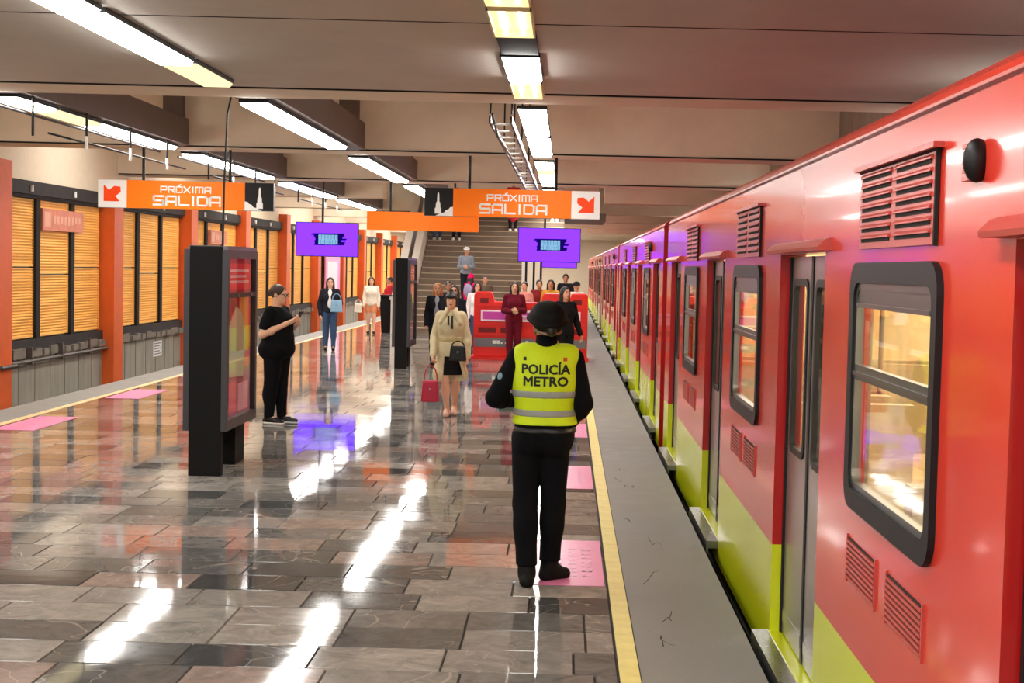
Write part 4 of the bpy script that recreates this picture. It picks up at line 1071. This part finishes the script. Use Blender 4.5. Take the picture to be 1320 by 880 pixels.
person('police officer standing with back turned in lime vest and black helmet beside the yellow line', (-.118, 8.40, 0), math.pi, 1.685, JO,
       [top('jacket', C_NAVY, 'long', .90, .022), trousers(C_NAVY, lo=.12, d=.020, cuff=.012), shoes(M_MATT, boot=.45), vest, belt, hair(M_HAIRK, 'tied'), helmet, strap, scarf,
        extra('arm_patch', [ell((.262, .055, 1.22), (.022, .022, .03), .01)], mat('patch_blue', srgb(120, 150, 170), .7))], vox=.008, b=1.04, lb=.90)
# the pale folder-like thing under the officer's left arm
t = thing('clipboard', 'pale grey folder held at the police officer\'s left side', 'folder', (-.325, 8.585, 1.075), .25)
bevel(MB().box(-.09, .09, -.012, .012, -.06, .06).build('cover', mat('folder_grey', srgb(150, 164, 168), .5), t), .006)

# woman in black with phone, side view
C_BLK = cloth('black_jersey', 12, 12, 15)
JW = joints(elR=(-.25, .06, 1.07), wrR=(-.09, -.20, 1.215), elL=(.23, .04, 1.05), wrL=(.07, -.20, 1.17), nR=(.6, 0, .8), nL=(-.6, 0, .8), knL=(.08, 0, .47), knR=(-.08, .03, .47),
            anL=(.09, -.02, .075), anR=(-.08, .06, .075), toL=(.10, -.19, .03), toR=(-.09, -.11, .03), pitch=.12, yaw=.1, curl=.55)
def glasses(t, s, P, J, vox):
    H = P['H']; b = MB()
    for q in (-1, 1):
        pts = [tuple(H((q*.034+.025*math.cos(a), -.100, .008+.020*math.sin(a)))*s) for a in np.linspace(0, 2*math.pi, 11)]
        b.tube(pts, .0035, 5); b.tube([tuple(H((q*.06, -.098, .012))*s), tuple(H((q*.078, .0, .010))*s)], .003, 5)
    b.build('glasses', M_BLACK, t)
person('woman in black t-shirt and trousers with glasses, holding a phone beside the near kiosk', (-3.40, 16.42, 0), math.radians(72), 1.635, JW,
       [top('t_shirt', C_BLK, 'short', .80, .018, flare=.03), trousers(C_BLK, d=.018), shoes(M_BLACK, sole=M_WHITE), hair(M_HAIRB, 'tied'), glasses],
       vox=.009, skin=M_SKIN2, b=1.38, by=1.72, lb=1.25)
t = thing('phone', 'black phone held by the woman in black beside the near kiosk', 'phone', (-3.40+.235, 16.42+.05, 1.262), math.radians(72)); t.rotation_euler = (math.radians(-62), 0, math.radians(72))
bevel(MB().box(-.038, .038, -.078, .078, -.005, .005).build('case', M_BLACK, t), .004)
MB().box(-.034, .034, -.072, .072, .005, .0062).build('display', mat('phone_glass', srgb(40, 44, 52), .1), t)

# woman in the beige trench coat
C_TRENCH = cloth('trench_beige', 204, 192, 156)
JT = joints(shL=(.145, .01, 1.335), shR=(-.145, .01, 1.335), elL=(.215, .03, 1.06), wrL=(.23, -.04, .80), elR=(-.215, .01, 1.06), wrR=(-.215, -.17, .82), knL=(.075, .04, .48), knR=(-.06, -.07, .48), anL=(.05, .20, .10), anR=(-.03, -.03, .075),
            toL=(.06, .04, .03), toR=(-.03, -.19, .03), curl=.9)
def trench(t, s, P, J, vox):
    tor = infl(P['torso'], .026)+[ell((0, .01, .80), (.19, .15, .25), .08), ell((0, .02, .56), (.235, .18, .22), .08)]
    flap = lambda X, Y, Z: np.minimum(np.minimum(.08-np.abs(X-.02-(.80-Z)*.12)+np.clip(.85-Z, -1, .4)*.16, -.02-Y), .80-Z)
    arms = infl(P['armU'], .018)+infl(P['armF'], .018)
    g2 = (arms, [lambda X, Y, Z: .03-np.minimum(np.sqrt((X-J['wrL'][0])**2+(Y-J['wrL'][1])**2+(Z-J['wrL'][2])**2), np.sqrt((X-J['wrR'][0])**2+(Y-J['wrR'][1])**2+(Z-J['wrR'][2])**2))])
    grow('trench_coat', [(tor, [above(.47), below(1.40), flap]), g2], vox, C_TRENCH, t, s)
    grow('coat_belt', [(infl(tor, .008), [above(1.005), below(1.05)])], vox, cloth('belt_beige', 180, 162, 116), t, s)
    for q in (-1, 1): grow('lapel', [([cap((q*.05, -.085, 1.395), (q*.13, -.115, 1.25), .03, .035, .02), cap((q*.06, -.05, 1.40), (q*.06, .05, 1.42), .03, .03, .02)], [])], vox, C_TRENCH, t, s)
    b = MB()
    for x_, z_ in ((-.02, 1.22), (.03, 1.17)): b.box((x_-.012)*s, (x_+.012)*s, -.175*s, -.155*s, z_*s, 1.345*s)
    b.build('neck_ribbon', M_HAIRK, t)
tw = person('woman walking in a beige trench coat over a short black dress, fringe over her eyes', (-1.47, 17.72, 0), 0, 1.575, JT,
            [skirt(cloth('black_dress', 24, 22, 24), .555, 1.3, .15, 'dress', .125), trench, hair(M_HAIRK, 'short'), shoes(mat('nude_shoe', srgb(206, 160, 140), .4)),
             extra('fringe', [ell((0, -.06, 1.592), (.076, .055, .034), .02), ell((-.07, 0, 1.53), (.018, .04, .07), .02), ell((.07, 0, 1.53), (.018, .04, .07), .02)], M_HAIRK)], vox=.009, skin=M_SKIN2)
def handbag(lab, loc, w, d, h, m, strap_h, rz=0, sm=None):
    t = thing('handbag', lab, 'bag', loc, rz)
    bevel(MB().prism([(-w/2, 0), (w/2, 0), (w/2*.82, h), (-w/2*.82, h)], 'y', -d/2, d/2).build('body', m, t), .02, 3)
    pts = [(w*.36*math.cos(a), 0, h-.01+strap_h*math.sin(a)) for a in np.linspace(0, math.pi, 9)]
    MB().tube(pts, .009, 6).build('strap', sm or m, t)
    MB().sphere((0, -d/2, h*.6), .014).build('clasp', M_STEEL, t); return t
handbag('crimson tote hanging from the hand of the woman in the trench coat', (-1.69, 17.46, .20), .23, .11, .27, mat('crimson_leather', srgb(180, 24, 60), .4), .20)
handbag('black shoulder bag at the hip of the woman in the trench coat', (-1.355, 17.475, .72), .22, .10, .19, M_BLACK, .07)

# the others on the platform and stairs
def simple(lab, loc, rz, h, J, tm, bm_, hm, hs='long', sleeve='long', shoe=None, skin=None, extra_=(), bot='t', hem=.86, hln=1.30, grp='people walking on the platform', fem=True, **kw):
    fit = [top('jacket' if sleeve == 'long' else 'shirt', tm, sleeve, hem, .022)]
    fit.append(trousers(bm_) if bot == 't' else (trousers(bm_, 'shorts', lo=.62) if bot == 'sh' else skirt(bm_, .62)))
    fit += [shoes(shoe or M_BLACK), hair(hm, hs, hln)]+list(extra_)
    return person(lab, loc, rz, h, J, fit, vox=.0125, skin=skin, group=grp, fing=.010, fem=fem, **kw)
walk = lambda a=.10, **k: joints(knL=(.085, -.06*a*10, .48), anL=(.085, -.08*a*10+.03, .075), toL=(.09, -.08*a*10-.13, .03), knR=(-.085, .03, .47), anR=(-.085, .16*a*5, .09), toR=(-.09, .16*a*5-.15, .03), **k)
ARMF = dict(elL=(.21, .03, 1.06), wrL=(.05, -.19, 1.08), elR=(-.21, .03, 1.06), wrR=(-.05, -.19, 1.05))
C_DEN = cloth('blue_denim', 62, 84, 116); C_NJ = cloth('dark_jacket', 34, 34, 42); C_GRT = cloth('grey_tee', 150, 150, 156); C_WSW = cloth('cream_sweater', 232, 220, 200); C_PEA = cloth('peach_cloth', 224, 150, 108)
C_MAR = cloth('maroon_tracksuit', 104, 22, 40); C_MAG = cloth('magenta_hoodie', 206, 20, 90); C_REDT = cloth('red_top', 200, 50, 60); C_PLAID = cloth('grey_plaid', 130, 138, 150); C_WT = cloth('white_cloth', 226, 222, 218); C_PNK = cloth('pink_top', 230, 150, 140); C_YEL = cloth('mustard_top', 206, 150, 50)
inner = lambda m: extra('inner_shirt', [ell((0, -.065, 1.14), (.07, .090, .26), .03)], m)
simple('woman in dark jacket and blue jeans with pale blue bag, walking by the left wall', (-5.18, 30.5, 0), .15, 1.595, walk(.05, elL=(.23, .03, 1.08), wrL=(.13, -.17, 1.10), elR=(-.23, .03, 1.06)), C_NJ, C_DEN, M_HAIRB, skin=M_SKIN2, extra_=[inner(C_WT)], hln=1.25)
handbag('pale blue bag held by the woman in blue jeans', (-4.98, 30.16, .86), .26, .10, .26, cloth('pale_blue_leather', 140, 178, 206), .15)
simple('woman in cream sweater and peach shorts walking by the left wall', (-5.40, 38.5, 0), .1, 1.56, walk(.08), C_WSW, C_PEA, M_HAIRB, skin=M_SKIN2, bot='sh', hem=.80, hln=1.28)
handbag('cream handbag carried by the woman in peach shorts', (-5.75, 38.42, .58), .22, .09, .24, C_WSW, .13)
simple('person in red top standing by the black litter bin, half hidden by the far kiosk', (-5.22, 40.9, 0), -1.2, 1.55, joints(**ARMF), C_REDT, C_NJ, M_HAIRB, 'short')
simple('blond woman in open dark jacket and grey t-shirt, behind the trench coat', (-2.47, 26.6, 0), 0, 1.58, walk(.05), C_NJ, C_NJ, M_HAIRD, extra_=[inner(C_GRT)], hln=1.33)
simple('man with short black hair behind the blond woman', (-2.42, 28.6, 0), 0, 1.60, walk(.06), C_NJ, C_NJ, M_HAIRK, 'short', fem=False, skin=M_SKIN3)
simple('woman in dark coat and sunglasses right behind the trench coat', (-2.05, 25.3, 0), 0, 1.565, walk(.04), C_NJ, C_NJ, M_HAIRB, extra_=[extra('sunglasses', [ell((s_*.033, -.10, 1.548), (.028, .012, .021), .008) for s_ in (-1, 1)], M_BLACK)], skin=M_SKIN2)
simple('person in magenta hooded jacket turned away at the foot of the stairs', (-2.72, 39.36, .17), math.pi-.5, 1.52, joints(), C_MAG, C_NJ, M_HAIRK, extra_=[extra('hood', [ell((0, .015, 1.57), (.10, .115, .115), .03), cap((0, .05, 1.40), (0, .03, 1.47), .085, .08, .03)], C_MAG, [lambda X, Y, Z: .08*(1-np.sqrt((X/.07)**2+((Y+.11)/.08)**2+((Z-1.53)/.09)**2))]),
        extra('backpack', [ell((0, .17, 1.16), (.15, .09, .21), .03)], cloth('grey_backpack', 150, 140, 170))])
simple('dark-haired woman in white top behind the left red barrier', (-2.0, 31.0, 0), .2, 1.57, joints(), C_WT, C_DEN, M_HAIRK, skin=M_SKIN2)
simple('short-haired man in brown jacket waiting near the foot of the stairs', (-2.25, 38.0, 0), .3, 1.68, joints(), cloth('brown_jacket', 90, 74, 62), C_NJ, M_HAIRK, 'short', fem=False)
simple('man in white cap and grey checked shirt coming down the stairs', (-2.95, 40.55, .85), 0, 1.62, walk(.05, **ARMF), C_PLAID, C_NJ, M_HAIRB, 'short', fem=False, extra_=[dome(C_WT)], grp='people on the stairs')
simple('woman in maroon tracksuit with long dark hair, hands clasped, before the left red barrier', (-1.07, 28.2, 0), .1, 1.62, joints(**ARMF), C_MAR, C_MAR, M_HAIRK, skin=M_SKIN2, hln=1.22)
simple('woman in long black coat with long black hair, just past the officer', (-.03, 23.6, 0), .5, 1.60, joints(elL=(.24, .03, 1.07), wrL=(.30, -.02, .83)), cloth('black_coat', 18, 18, 21), cloth('black_coat', 18, 18, 21), M_HAIRK, hem=.60, hln=1.18, bot='t')
simple('woman in pink top between the two red barriers', (-1.02, 33.0, 0), -.2, 1.58, joints(), C_PNK, C_DEN, M_HAIRB, 'tied', skin=M_SKIN2)
simple('person in dark red jacket behind the right red barrier, farthest left', (-.70, 34.5, 0), .1, 1.62, joints(), cloth('dark_red_jacket', 130, 40, 40), C_NJ, M_HAIRK, 'short', fem=False)
simple('woman in mustard top behind the right red barrier', (-.40, 33.2, 0), -.1, 1.64, joints(), C_YEL, C_NJ, M_HAIRK, hln=1.3)
simple('tall man in dark clothes farther along the platform', (-.06, 40.5, 0), 0, 1.76, walk(.05), C_NJ, C_NJ, M_HAIRK, 'short', fem=False)
simple('person in black cap and white shirt behind the right red barrier near the train', (.22, 34.0, 0), .3, 1.60, joints(), C_WT, C_NJ, M_HAIRK, 'short', fem=False, extra_=[dome(C_NJ)])
def stair_z(y): return max(0, math.floor((y-39.2)/.30)+1)*.17
for lab, x, y, tm, bmm, sh_, hm in (('person climbing the stairs in jeans and white shoes, left of the pair above', -4.12, 43.85, C_NJ, C_DEN, M_WHITE, M_HAIRK),
                                   ('person in black trousers climbing the stairs, right of the pair above', -3.52, 43.85, C_GRT, C_NJ, M_WHITE, M_HAIRB),
                                   ('person in long red coat and dark trousers high on the stairs, white shoes', -1.78, 44.45, C_REDT, C_NJ, M_WHITE, M_HAIRK),
                                   ('person in white trousers at the top right of the stairs', -.46, 45.05, C_WT, C_WT, M_WHITE, M_HAIRB)):
    simple(lab, (x, y, stair_z(y)), 0, 1.64, joints(anR=(-.085, .03, .075)), tm, bmm, hm, 'short', shoe=sh_, grp='people on the stairs', fem=False, hem=.80, extra_=[extra('coat_skirt', [ell((0, .0, .62), (.21, .15, .34), .03)], tm, [below(.9), above(.30)])] if 'red' in lab else [])
